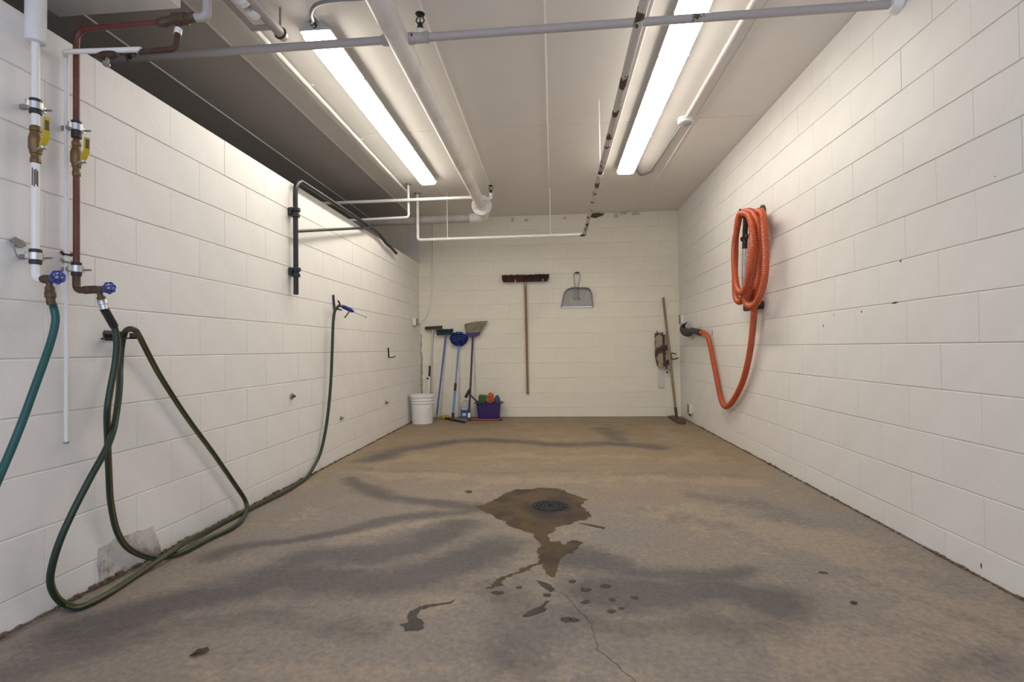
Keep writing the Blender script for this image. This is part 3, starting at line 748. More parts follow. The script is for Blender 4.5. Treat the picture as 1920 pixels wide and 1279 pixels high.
def rod(x, y, z0, parent, r=0.0045):
    h = obj('hanger_rod', tube(BM(), [(x, y, z0 + 0.02), (x, y, ZC - 0.001)], r, 6), M['white_paint'], parent)
    obj('ring_clamp', torus(BM(), (x, y, z0), (0.02, 1, 0) if parent is not rp or abs(y - yR) > 0.1 else (1, 0, 0), 0.021, 0.004, 16, 6), M['white_paint'], h)
for x_ in (V((-0.0082,5.75,2.2497)).x, V((-1.1992,5.75,2.2313)).x):
    rod(x_, yR, zr_ + (zl_ - zr_) * (rx1 - x_) / (rx1 - lft.x), rp)
yy = 3.74
rod(rx0 + (rx1 - rx0) * (yy + 0.8) / 6.55, yy, zr_, rp)
# white drop bending left over the half wall
d0 = V((-1.5608,5.4172,2.765)); d1 = V((0,0,0.937)) if False else None
yd = d0.y
zb_ = V((-1.5712,5.43,2.3971)).z
dp = thing('drop_pipe', (d0.x, yd, zb_), 'thin white pipe dropping from the ceiling beyond the left lamp, bending left', 'pipe')
obj('pipe', tube(BM(), fillet([(d0.x, yd, ZC - 0.001), (d0.x, yd, zb_), (-3.2, yd, zb_ - 0.03)], 0.03), 0.0135, 12), M['white_paint'], dp)
obj('escutcheon', lathe(BM(), [(0.035, 0.0), (0.033, 0.008), (0.016, 0.012)], (d0.x, yd, ZC - 0.0015), (0, 0, -1), 18), M['dullsteel'], dp)
# hanger plate with a dead-end pipe above the camera, left
hp = thing('dead_end_pipe', (-1.4057,2.3961,2.62), 'white pipe stub with couplings on a flat hanger plate, top left near the camera', 'pipe')
obj('hanger_plate', span(BM(), (-1.585, 0.2, 2.655), (-1.425, 2.56, 2.664), 0.002), M['grey_pipe'], hp)
b = BM(); span(b, (-1.540, 0.2, 2.650), (-1.470, 2.50, 2.6552), 0.001); obj('plate_face', b, M['white_paint'], hp)
obj('pipe', tube(BM(), [(-1.418, 0.2, 2.628), (-1.418, 2.58, 2.628)], 0.026, 14), M['grey_pipe'], hp)
for yy in (2.20, 2.27, 2.36):
    obj('coupling', tube(BM(), [(-1.455, yy - 0.028, 2.63), (-1.455, yy - 0.014, 2.63), (-1.455, yy + 0.014, 2.63), (-1.455, yy + 0.028, 2.63)], 0, 14, radii=[0.030, 0.044, 0.044, 0.030]), M['white_paint'], hp)
obj('strap', torus(BM(), (-1.418, 2.545, 2.628), (0, 1, 0), 0.028, 0.006, 18, 6), M['rusty'], hp)
obj('hanger_rod', tube(BM(), [(-1.418, 2.545, 2.655), (-1.418, 2.545, ZC - 0.001)], 0.006, 8), M['dullsteel'], hp)
# white duct corner near the ceiling
du = BM(); span(du, (-2.26, 1.86, 2.50), (-1.66, 2.140, 2.710), 0.004)
tag(obj('air_duct', du, M['white_paint'], smooth=False), 'white rectangular duct under the ceiling in the upper left corner', 'duct')

# ------------------------------------------------------------------ plumbing on the left wall
def clamp(x, y, z, r, parent, bolt_dir=(0.6, 0.8, 0), tape=0.0):
    c = V((x, y, z))
    cl_ = obj('pipe_clamp', lathe(BM(), [(r + 0.005, -0.013), (r + 0.0095, -0.012), (r + 0.0095, 0.012), (r + 0.005, 0.013)], c, segs=20), M['steel'], parent)
    obj('bushing', lathe(BM(), [(r + 0.001, -0.028 - tape), (r + 0.0055, -0.026 - tape), (r + 0.0055, 0.024), (r + 0.001, 0.026)], c, segs=16), M['black'], cl_)
    for s in (-1, 1):
        b = BM(); box(b, c + V((0, s * (r + 0.014), 0)), (0.008, 0.016, 0.022), None, 0.001)
        obj('ear', b, M['steel'], cl_)
    bd = V((0.25, 0.97, 0))
    b = BM(); tube(b, [c + V((-0.02, r + 0.018, 0)), c + V((0.028, r + 0.022, 0))], 0.0035, 8)
    obj('clamp_bolt', b, M['dullsteel'], cl_)
    b = BM(); span(b, (XL + 0.0045, y - 0.008, z - 0.008), (x - r - 0.006, y + 0.008, z + 0.008), 0.002)
    obj('wall_stud', b, M['dullsteel'], cl_)
def ball_valve(x, y, z0, z1, rend, rmid, parent, m='bronze', lv_h=0.098):
    L = z1 - z0
    c = V((x, y, z0))
    v = obj('ball_valve', lathe(BM(), [(rend * 0.85, 0), (rend, 0.02 * L), (rend, 0.12 * L), (rend * 0.86, 0.15 * L), (rend * 0.92, 0.24 * L), (rend * 1.12, 0.26 * L), (rend * 1.12, 0.33 * L), (rmid, 0.40 * L), (rmid, 0.66 * L), (rmid * 0.9, 0.72 * L), (rend * 0.95, 0.84 * L), (rend * 1.12, 0.86 * L), (rend * 1.12, 0.96 * L), (rend * 0.85, L)], c, segs=20), M[m], parent)
    d = V((0.86, 0.10, 0)).normalized(); d = V((0.93, -0.36, 0)).normalized()
    s0 = c + V((0, 0, 0.36 * L))
    n = BM(); lathe(n, [(0.006, rmid * 0.8), (0.006, rmid + 0.026)], s0, d, 10); lathe(n, [(0.0085, rmid + 0.026), (0.0085, rmid + 0.038), (0.005, rmid + 0.041)], s0, d, 6)
    obj('stem_nut', n, M['steel'], v)
    lv = BM()
    q = s0 + d * (rmid + 0.028)
    side = V((0, 0, 1)).cross(d).normalized()
    w = 0.0085
    prof = [q + V((0, 0, -0.006)), q + V((0, 0, 0.012)), q + d * 0.022 + V((0, 0, 0.034)), q + d * 0.026 + V((0, 0, lv_h)), q + d * 0.031 + V((0, 0, lv_h)), q + d * 0.028 + V((0, 0, 0.030)), q + d * 0.006 + V((0, 0, 0.006)), q + d * 0.006 + V((0, 0, -0.006))]
    prism(lv, [p - side * w for p in prof], side * (2 * w))
    obj('lever', lv, M['yellow'], v, label='yellow lever')
    b = BM(); pq = q + d * 0.0312 + V((0, 0, lv_h * 0.72)); box(b, pq, (0.010, 0.001, 0.034), axis_rot((0, 0, 1)) if False else Matrix((side, d, V((0, 0, 1)))).transposed())
    obj('lever_print', b, M['print'], v)
    return v
def wheel(c, n, R, parent):
    n = V(n).normalized()
    a = n.orthogonal().normalized(); bq = n.cross(a)
    b = BM()
    k_n = 40
    P = [V(c) + (a * math.cos(2 * math.pi * k / k_n) + bq * math.sin(2 * math.pi * k / k_n)) * (R * (1 + 0.085 * math.cos(7 * 2 * math.pi * k / k_n))) for k in range(k_n + 1)]
    tube(b, P, R * 0.15, 8, caps=False)
    for k in range(7):
        t_ = 2 * math.pi * k / 7
        dd = a * math.cos(t_) + bq * math.sin(t_)
        tube(b, [V(c) + dd * (R * 0.25), V(c) + dd * (R * 1.0)], R * 0.11, 6)
    lathe(b, [(R * 0.36, -R * 0.14), (R * 0.36, R * 0.14), (R * 0.28, R * 0.18)], c, n, 12)
    w = obj('hand_wheel', b, M['bluewheel'], parent, label='blue hand wheel')
    # dull screw in the middle of the wheel belongs to the tap body
    b = BM(); lathe(b, [(R * 0.26, R * 0.12), (R * 0.26, R * 0.24), (R * 0.16, R * 0.28)], c, n, 6)
    obj('wheel_screw', b, M['dullsteel'], parent)
    return w
# --- white assembly
wx, wy = (-1.786,1.6061,1.2429)[0], 1.607
def zL1(py): return {-0: 0}.get(py, None)
ZW = dict(zip((0, 80, 200, 237, 307, 317, 350, 481, 522, 540, 560), [p[2] for p in [(-1.786,1.6087,2.1797),(-1.786,1.6089,2.0252),(-1.786,1.6091,1.8035),(-1.786,1.6092,1.7342),(-1.786,1.6094,1.6032),(-1.786,1.6094,1.5845),(-1.786,1.6094,1.5229),(-1.786,1.6061,1.2781),(-1.786,1.6062,1.1984),(-1.786,1.6062,1.1687),(-1.786,1.6063,1.1317)]]))
wp = thing('white_water_pipe', (wx, wy, ZW[522]), 'leftmost white water pipe on the left wall with an insulated top and yellow lever', 'water pipe')
r_w = 0.0122
d_b = V((0.95, -0.26, 0)).normalized()
obj('pipe', tube(BM(), fillet([(wx, wy, ZC - 0.001), (wx, wy, ZW[522]), (wx + 0.05, wy, ZW[522])], 0.04), r_w, 14), M['white_scuffed'], wp)
obj('insulation_sleeve', lathe(BM(), [(0.018, ZW[80]), (0.028, ZW[80] + 0.004), (0.0295, ZW[80] + 0.02), (0.0295, ZC - 0.001)], (wx, wy, 0), segs=20), M['insulation'], wp, label='thick pale insulation sleeve')
for k, (an, za_, zb2) in enumerate(((-0.9, 0.0, 0.0), (-0.45, 0.006, 0.004), (-0.1, 0.004, -0.004), (0.25, 0.010, 0.002))):
    p = V((wx + (r_w + 0.0002) * math.cos(an - 0.55), wy + (r_w + 0.0002) * math.sin(an - 0.55), 0))
    obj('rust_scuff', tube(BM(), [(p.x, p.y, ZW[317] - za_), (p.x, p.y, ZW[350] - zb2)], 0.0016, 6), M['rusty'], wp)
clamp(wx, wy, ZW[200], r_w, wp); clamp(wx, wy, ZW[481], r_w, wp)
ball_valve(wx, wy, ZW[307], ZW[237], 0.0150, 0.0200, wp)
def bib(pos, axis, parent, L=0.062, wheel_n=(0.32, -0.95, 0), R=0.0222, down=(0.3, 0.15, -1)):
    ax = V(axis).normalized()
    b = BM()
    lathe(b, [(0.0135, 0), (0.0150, 0.006), (0.0150, 0.020), (0.0125, 0.024), (0.0125, L * 0.75), (0.0140, L * 0.78), (0.0140, L)], pos, ax, 14)
    bd = obj('hose_bib', b, M['oldbronze'], parent, label='tarnished bronze hose tap')
    dn = V(down).normalized()
    s = V(pos) + ax * (L * 0.34)
    b = BM(); lathe(b, [(0.0095, 0.006), (0.0095, 0.026), (0.0135, 0.028), (0.0135, 0.042), (0.010, 0.045)], s, dn, 12)
    obj('spout', b, M['oldbronze'], bd)
    e = V(pos) + ax * L
    wn_ = V(wheel_n).normalized()
    b = BM(); tube(b, [e - ax * 0.01, e + ax * 0.004, e + ax * 0.004 + wn_ * 0.024], 0.007, 8)
    obj('stem', b, M['dullsteel'], bd)
    wheel(e + ax * 0.004 + wn_ * 0.026, wn_, R, bd)
    return s + dn * 0.045, dn
tap1, dn1 = bib((wx + 0.028, wy, ZW[522]), (1, -0.12, 0), wp, L=0.080, R=0.0205, down=(0.06, 0.02, -1))
# --- red pipe
rx, ry = (-1.786,1.7659,1.2282)[0], 1.758
ZR = dict(zip((58, 240, 255, 266, 330, 505, 545, 520), [p[2] for p in [(-1.786,1.766,2.1699),(-1.786,1.766,1.7952),(-1.786,1.766,1.7666),(-1.786,1.766,1.7442),(-1.786,1.766,1.6097),(-1.786,1.766,1.2585),(-1.786,1.7659,1.1776),(-1.786,1.7659,1.2282)]]))
rd = thing('red_water_pipe', (rx, ry, ZR[545]), 'red-brown painted water pipe on the left wall, rising to a tee under the ceiling', 'water pipe')
r_r = 0.0106
tee = V((-1.3738,1.76,2.1839)); gel = V((-1.2854,1.76,2.182)); gup = V((-1.2538,1.76,2.244))
obj('pipe', tube(BM(), fillet([(rx, ry, ZR[520]), (rx, ry, ZR[58]), tee + V((-0.05, 0, -0.006))], 0.05, 8), r_r, 14), M['red'], rd)
obj('tee', tube(BM(), [tee + V((-0.085, 0, -0.010)), tee + V((-0.06, 0, -0.008)), tee + V((-0.055, 0, -0.008)), tee + V((-0.02, 0, 0)), tee + V((-0.018, 0, 0)), tee + V((0.03, 0, 0)), tee + V((0.032, 0, 0)), tee + V((0.065, 0, 0.004))], 0, 14, radii=[0.013, 0.019, 0.016, 0.017, 0.023, 0.023, 0.018, 0.018]), M['oldbronze'], rd)
obj('riser', tube(BM(), fillet([tee + V((0.05, 0, 0.003)), gel + V((0.02, 0, 0)), (gel.x + 0.030, gel.y, ZC - 0.001)], 0.035, 8), 0.0155, 14), M['grey_pipe'], rd, label='grey elbow and riser to the ceiling')
obj('bend', tube(BM(), fillet([(rx, ry, ZR[520] + 0.03), (rx, ry, ZR[545]), (rx + 0.05, ry - 0.006, ZR[545])], 0.035, 8), 0.0125, 14), M['oldbronze'], rd)
clamp(rx, ry, ZR[240], r_r, rd, tape=0.014); clamp(rx, ry, ZR[505], r_r, rd)
ball_valve(rx, ry, ZR[330], ZR[266], 0.0130, 0.0185, rd, lv_h=0.084)
obj('nipple', tube(BM(), [(rx + 0.035, ry - 0.004, ZR[545]), (rx + 0.045, ry - 0.005, ZR[545]), (rx + 0.05, ry - 0.006, ZR[545]), (rx + 0.062, ry - 0.007, ZR[545]), (rx + 0.074, ry - 0.0085, ZR[545])], 0, 12, radii=[0.0145, 0.0160, 0.0130, 0.0160, 0.0135]), M['oldbronze'], rd)
tap2, dn2 = bib((rx + 0.070, ry - 0.008, ZR[545]), (1, -0.12, 0), rd, L=0.092, R=0.0190, down=(0.22, 0.10, -1))
# --- thin white drain tube
tx, ty = (-1.826,1.7593,1.3495)[0], 1.757
ZT = [p[2] for p in [(-1.826,1.758,2.0671),(-1.826,1.7582,1.3129),(-1.826,1.7582,1.2846),(-1.826,1.7605,0.601)]]
bx = V((-1.4971,1.74,2.0569))
dt = thing('white_drain_tube', (tx, ty, ZT[3]), 'thin white tube on the left wall between the white and red water pipes', 'pipe')
obj('tube', tube(BM(), [(tx, ty, ZT[3] + 0.006), (tx, ty, ZT[0])], 0.0077, 12), M['white_paint'], dt)
obj('tube_end', lathe(BM(), [(0.005, 0), (0.008, 0.002), (0.0084, 0.008)], (tx, ty, ZT[3]), segs=12), M['dullsteel'], dt)
obj('top_run', tube(BM(), fillet([(tx, ty, ZT[0] - 0.03), (tx, ty, ZT[0]), (tx + 0.02, ty - 0.03, ZT[0] + 0.0), (bx.x, 1.725, bx.z)], 0.02), 0.0090, 12), M['white_paint'], dt)
vv = V((-1.63,1.73,2.0471))
va = obj('stop_valve', tube(BM(), [vv + V((-0.036, 0, -0.002)), vv + V((-0.026, 0, -0.002)), vv + V((-0.012, 0, 0)), vv + V((0.012, 0, 0)), vv + V((0.026, 0, 0.002)), vv + V((0.036, 0, 0.002))], 0, 12, radii=[0.011, 0.0135, 0.0155, 0.0155, 0.013, 0.011]), M['rusty'], dt)
obj('valve_handle', lathe(BM(), [(0.006, 0.012), (0.006, 0.035), (0.013, 0.037), (0.012, 0.045)], vv, (0, -0.2, -1), 8), M['dullsteel'], va)
q0, q1, q2 = V((-1.5053,1.73,2.0495)), V((-1.365,1.735,2.0558)), V((-1.3725,1.75,2.1252))
obj('red_bend', tube(BM(), fillet([q0, q1, q2, (q2.x, tee.y, tee.z - 0.015)], 0.03, 6), 0.0100, 10), M['rusty'], dt, label='rusty red bend up to the tee')
obj('sleeve', tube(BM(), [q2 + V((0, 0, -0.005)), q2 + V((0, 0.005, 0.018))], 0.0130, 10), M['white_paint'], dt)
for k, (dz, m) in enumerate(((ZT[1], 'rusty'), (ZT[2], 'dullsteel'))):
    c = V((tx, ty, dz))
    cl_ = obj('tube_clip', torus(BM(), c, (0, 0, 1), 0.0100, 0.0035, 14, 6), M[m], dt)
    for s in (-1, 1):
        b = BM(); box(b, c + V((0.002, s * 0.019, 0.004)), (0.006, 0.014, 0.012), Matrix.Rotation(s * 0.5, 3, 'X'), 0.002)
        obj('wing', b, M[m], cl_)

# --- teal hose
def coupling(name, p, d, r0, r1, L, m, parent):
    b = BM(); lathe(b, [(r0, 0), (r0 * 1.12, 0.003), (r0 * 1.12, L * 0.45), (r1, L * 0.5), (r1, L)], p, d, 14)
    return obj(name, b, m, parent)
th = thing('teal_hose', tap1, 'teal garden hose hanging from the leftmost tap and leaving the picture', 'hose')
coupling('hose_coupling', tap1 + dn1 * -0.002, dn1, 0.0140, 0.0125, 0.046, M['oldbronze'], th)
pts = [tap1 + dn1 * 0.030] + [V(p) for p in [(-1.735,1.6223,1.1042),(-1.733,1.628,1.0579),(-1.73,1.612,0.9922),(-1.725,1.58,0.91),(-1.72,1.5404,0.8138),(-1.715,1.5024,0.7222),(-1.71,1.4628,0.6355),(-1.7,1.4149,0.5477),(-1.68,1.3502,0.4408),(-1.65,1.2745,0.3356)]]
e_ = pts[-1]
pts += [V((e_.x + 0.06, e_.y - 0.16, 0.05)), V((e_.x + 0.14, e_.y - 0.40, 0.018)), V((e_.x + 0.2, e_.y - 0.8, 0.018)), V((e_.x + 0.24, e_.y - 1.3, 0.018))]
pts = [V((p.x, p.y, max(p.z, 0.018))) for p in pts]
obj('hose_tube', tube(BM(), cat_rom(pts, 10), 0.0118, 14), M['teal'], th)

# --- green hose: tap, down, loop on the floor, over the hook, loop, along the wall, up to the nozzle
gh = thing('green_hose', tap2, 'long dark green striped garden hose looping from the red pipe tap over the floor', 'hose')
coupling('hose_coupling', tap2 + dn2 * -0.004, dn2, 0.0140, 0.0125, 0.036, M['steel'], gh)
sl0 = tap2 + dn2 * 0.030
sl1 = V((-1.68,1.8076,1.0424))
obj('black_sleeve', tube(BM(), [sl0, sl0.lerp(sl1, 0.5), sl1], 0.0142, 14), M['black'], gh)
hookz = V((-1.74,1.9379,1.027))
pts = [sl0.lerp(sl1, 0.4), sl1] + [V(p) for p in [(-1.68,1.8194,0.9851),(-1.69,1.823,0.9026),(-1.7,1.8122,0.8004),(-1.71,1.8087,0.7086),(-1.765,1.8692,0.5848),(-1.775,1.8845,0.4651),(-1.795,1.9154,0.3281),(-1.8,1.9534,0.1959),(-1.8,2.0192,0.0997)]] \
  + [V(p) for p in [(-1.7971,2.1484,0.0125),(-1.7237,2.2113,0.0125),(-1.7122,2.3954,0.0125),(-1.694,2.5224,0.0125),(-1.7116,2.6355,0.0125)]] \
  + [V(p) for p in [(-1.768,2.7722,0.0137),(-1.785,2.8093,0.0354),(-1.8,2.8077,0.0851),(-1.8,2.7104,0.2035),(-1.8,2.5417,0.403),(-1.8,2.3476,0.6211),(-1.795,2.1796,0.8249),(-1.775,2.0655,0.9617),(-1.755,2.0141,1.0069),(-1.735,1.9694,1.0324),(-1.74,1.9458,1.0383),(-1.77,1.9555,1.0236),(-1.795,1.9672,0.9664),(-1.79,1.9538,0.8778),(-1.765,1.9238,0.8026),(-1.745,1.8894,0.709),(-1.72,1.8429,0.6273),(-1.715,1.8023,0.5608),(-1.72,1.7493,0.4787),(-1.735,1.6969,0.3728),(-1.755,1.6645,0.2736),(-1.775,1.6545,0.1833),(-1.79,1.6647,0.1221),(-1.797,1.6906,0.0641)]] \
  + [V(p) for p in [(-1.8046,1.7359,0.0125),(-1.7337,1.7245,0.0125),(-1.7218,1.8299,0.0125),(-1.7447,1.9999,0.0125),(-1.7336,2.1584,0.036),(-1.7566,2.2883,0.034),(-1.7959,2.5336,0.0125),(-1.7873,2.9026,0.0125),(-1.7718,3.2072,0.0125),(-1.7952,3.5033,0.0125)]] \
  + [V(p) for p in [(-1.815,3.6903,0.0602),(-1.81,3.8046,0.1617),(-1.8,3.8889,0.3775),(-1.79,3.9396,0.6707),(-1.785,3.9634,0.9719),(-1.78,3.9761,1.1893),(-1.765,3.9843,1.2767),(-1.745,4.0113,1.3092)]]
for i, p in enumerate(pts):
    p.z = max(p.z, 0.0125)
    p.x = max(p.x, XL + 0.020)
curve = cat_rom(pts, 9)
for p in curve:
    p.z = max(p.z, 0.0125); p.x = max(p.x, XL + 0.0185)
far = next(i for i, p in enumerate(curve) if p.y > 2.85 and i > 100)
obj('hose_tube', tube(BM(), curve, 0.0117, 14, stripe=(2, 9), twist=0.012), [M['green'], M['stripe']], gh)
# hook under it
hk = thing('hose_hook', (XL, hookz.y, hookz.z), 'black angled steel hose hook on the left wall under the second tap', 'hook')
hy0, hy1 = V((-1.8,1.8872,1.0177)), V((-1.77,1.9873,1.0201))
b = BM(); span(b, (XL + 0.0045, hy0.y + 0.05, hookz.z - 0.035), (XL + 0.008, hy1.y + 0.03, hookz.z + 0.005), 0.001)
obj('wall_plate', b, M['blackmetal'], hk)
b = BM(); span(b, (XL + 0.0045, hookz.y - 0.020, hookz.z - 0.030), (XL + 0.135, hookz.y + 0.012, hookz.z - 0.024), 0.001)
span(b, (XL + 0.129, hookz.y - 0.020, hookz.z - 0.030), (XL + 0.135, hookz.y + 0.012, hookz.z - 0.006), 0.001)
obj('arm', b, M['blackmetal'], hk)
b = BM(); tube(b, [hy0 + V((0.0, 0, 0)), V((hy0.x + 0.02, hookz.y, hookz.z - 0.012))], 0.0145, 4, flat=0.6)
obj('cross_bar', b, M['blackmetal'], hk)
# spray wand hanging on its own hook
nz = V((-1.745,4.0113,1.3092))
sw = thing('spray_wand', nz, 'blue spray wand with steel tip on the left wall ending the green hose', 'spray wand')
g0, g1, tip = V((-1.735,4.0405,1.307)), V((-1.7,4.1885,1.2729)), V((-1.62,4.286,1.2271))
obj('inlet', tube(BM(), [nz, g0], 0.011, 10), M['bronze'], sw)
obj('grip', tube(BM(), [g0, g0.lerp(g1, 0.15), g0.lerp(g1, 0.8), g1], 0, 12, radii=[0.012, 0.017, 0.018, 0.011]), M['bluewheel'], sw)
obj('lance', tube(BM(), [g1, g1.lerp(tip, 0.9), g1.lerp(tip, 0.91), tip], 0, 8, radii=[0.0055, 0.005, 0.0075, 0.0075]), M['silver'], sw)
tr = V((-1.705,4.1324,1.2779)); tr2 = V((-1.7,4.0205,1.2124))
obj('trigger', tube(BM(), [tr, tr.lerp(tr2, 0.3) + V((0, 0, -0.002)), tr2], 0.006, 8), M['black'], sw)
h0, h1 = V((-1.834,4.1004,1.4083)), V((-1.834,4.1193,1.302))
wk = thing('wall_hook', (XL, h0.y, h1.z), 'black double wall hook holding the end of the green hose and the spray wand', 'hook')
obj('back_bar', tube(BM(), [h0, h1, h1 + V((0, 0, -0.02))], 0.009, 6), M['blackmetal'], wk)
obj('prong', tube(BM(), cat_rom([h1 + V((0, 0, -0.005)), h1 + V((0.06, 0, -0.022)), V((-1.735,3.9571,1.2827)), V((-1.715,3.9527,1.3123)), V((-1.715,3.9227,1.3398))], 5), 0.007, 8), M['blackmetal'], wk)
# empty hook further back
k0, k1, k2 = V((-1.836,5.5149,0.965)), V((-1.836,5.53,0.8513)), V((-1.72,5.3971,0.87))
wk = thing('wall_hook', (XL, k0.y, k1.z), 'empty black L shaped wall hook towards the back of the left wall', 'hook')
obj('back_bar', tube(BM(), [k0, k1], 0.009, 6), M['blackmetal'], wk)
obj('prong', tube(BM(), cat_rom([k1 + V((0, 0, 0.006)), k1.lerp(k2, 0.6) + V((0, 0, -0.006)), k2], 5), 0.006, 8), M['blackmetal'], wk)
def anchor(c, label, m='rustiron', s=1.0):
    c = V(c)
    t_ = thing('wall_anchor', c, label, 'anchor')
    obj('plate', lathe(BM(), [(0.017 * s, -0.006), (0.016 * s, 0.003), (0.010 * s, 0.006)], c, (1, 0, 0), 10), M['dullsteel'], t_)
    obj('bolt', lathe(BM(), [(0.009 * s, 0.004), (0.009 * s, 0.014), (0.005 * s, 0.015), (0.005 * s, 0.026)], c, (1, -0.1, 0), 6), M[m], t_)
anchor((-1.836,3.4234,0.6212), 'rusted bolt on the left wall below the swing arm', s=1.3)
anchor((-1.836,4.2461,0.3536), 'small bolt low on the left wall right of the hanging green hose', 'dullsteel', 1.1)
anchor((-1.836,5.4254,0.3605), 'small rusted bolt low on the left wall before the white bucket', s=1.3)
c = V((-1.838,1.5899,1.3227))
t = thing('wall_hook', c, 'bent wire hook on a rusty plate at the far left of the left wall', 'hook')
b = BM(); prism(b, rough_poly([c + V((0, -0.024, 0.004)), c + V((0, -0.010, 0.020)), c + V((0, 0.014, 0.012)), c + V((0, 0.028, -0.006)), c + V((0, 0.012, -0.014)), c + V((0, -0.010, -0.010))], 0.004, 2, 60), (0.008, 0, 0))
obj('plate', b, M['dullsteel'], t)
obj('wire', tube(BM(), cat_rom([c + V((0.010, -0.020, 0.008)), c + V((0.012, -0.018, -0.022)), c + V((0.016, -0.010, -0.048)), c + V((0.020, 0.006, -0.052)), c + V((0.022, 0.014, -0.040))], 6), 0.0028, 8), M['dullsteel'], t)

# ------------------------------------------------------------------ swing arm boom
sx = XL + 0.048
s_top, s_bot = V((-1.798,3.4291,2.0385)), V((-1.798,3.3978,1.3373))
sy = (s_top.y + s_bot.y) / 2
sa = thing('swing_arm', (sx, sy, s_bot.z), 'black steel swing arm boom bolted to the left wall', 'swing arm')
ea, eb = V((-1.802,5.3737,2.109)), V((-1.8,5.7245,2.0636))
za = V((-1.798,3.6616,2.1654)).z
arm_pts = [V((sx, sy, s_bot.z)), V((sx, sy, za - 0.10)), V((sx, sy + 0.02, za - 0.035)), V((sx, sy + 0.09, za)), V((sx, sy + 0.2, za + 0.002))]
arm = cat_rom([V((sx, sy, s_bot.z)), V((sx, sy, za - 0.3)), V((sx, sy, za - 0.115)), V((sx, sy + 0.018, za - 0.045)), V((sx, sy + 0.07, za - 0.006)), V((sx, sy + 0.15, za)), V((sx + 0.002, sy + 0.8, za + 0.001)), V((ea.x, ea.y - 0.30, za - 0.002)), V((ea.x, ea.y, ea.z)), V((eb.x, ea.y * 0.5 + eb.y * 0.5, ea.z * 0.62 + eb.z * 0.38)), V((eb.x, eb.y, eb.z))], 8)
obj('boom', tube(BM(), arm, 0.0172, 14), M['blackmetal'], sa)
br0 = V((sx, sy, V((-1.798,3.4333,1.7849)).z))
br1 = V((sx + 0.006, V((-1.798,4.849,2.127)).y, za - 0.012))
obj('brace', tube(BM(), [br0, br1], 0.0115, 10), M['blackmetal'], sa)
for py in [p[2] for p in [(-1.798,3.4202,1.9258),(-1.798,3.3999,1.5027)]]:
    cl_ = obj('pivot_clamp', lathe(BM(), [(0.020, -0.042), (0.030, -0.04), (0.030, -0.022), (0.022, -0.018), (0.022, -0.004), (0.033, 0.0), (0.033, 0.022), (0.022, 0.026)], (sx, sy, py), segs=14), M['blackmetal'], sa)
    b = BM(); span(b, (XL + 0.0045, sy - 0.028, py - 0.028), (sx - 0.012, sy + 0.028, py + 0.024), 0.004)
    obj('wall_bracket', b, M['blackmetal'], cl_)
    b = BM(); tube(b, [(sx, sy - 0.032, py + 0.01), (sx, sy - 0.058, py + 0.01)], 0.007, 8)
    obj('clamp_bolt', b, M['blackmetal'], cl_)

# ------------------------------------------------------------------ back wall tools
def pole(pts, r, m, parent, name='handle', radii=None, segs=12):
    return obj(name, tube(BM(), pts, r, segs, radii=radii), m, parent)
YP = YB - 0.05
# push broom on two nails
h0 = V((-0.3596,6.841,1.8251)); h1 = V((-0.3485,6.866,0.3148))
pb = thing('push_broom', (h1.x, h1.y, h1.z), 'wide red-brown push broom hung bristles up on the back wall', 'broom')
c = V((-0.3591,6.841,1.8614)); hw = 0.315
b = BM(); box(b, c, (2 * hw * 0.97, 0.058, 0.032), None, 0.006); obj('broom_head', b, M['redbrush'], pb)
b = BM(); rng = random.Random(5)
for i in range(44):
    for j in range(3):
        x_ = c.x - hw + 2 * hw * (i + 0.5) / 44; y_ = c.y - 0.02 + 0.02 * j
        h_ = 0.074 + rng.uniform(-0.006, 0.006)
        fx = (x_ - c.x) / hw
        tube(b, [(x_ * 1.0, y_, c.z + 0.012), (x_ + fx * 0.006 + rng.uniform(-.004, .004), y_ + rng.uniform(-.006, .006), c.z + h_)], 0, 5, radii=[0.0075, 0.0095])
obj('bristles', b, M['redbrush'], pb, kind='stuff')
pole([h0 + V((0, 0, 0.03)), h1], 0.0145, M['wood'], pb)
obj('ferrule', tube(BM(), [h0 + V((0, 0, 0.012)), h0 + V((0.001, 0, -0.06))], 0.0175, 12), M['dullsteel'], pb)
for k, p in enumerate([(-0.494,6.892,1.8494),(-0.121,6.892,1.8479)]):
    p = V(p)
    lab = 'small pale nail under the left half of the push broom' if k == 0 else 'small pale nail under the right half of the push broom'
    n_ = BM(); tube(n_, [p + V((0, 0.002, -0.002)), p + V((0, -0.088, -0.002)), p + V((0, -0.094, 0.024))], 0.0055, 8)
    tag(obj('nail', n_, M['white_paint']), lab, 'nail')
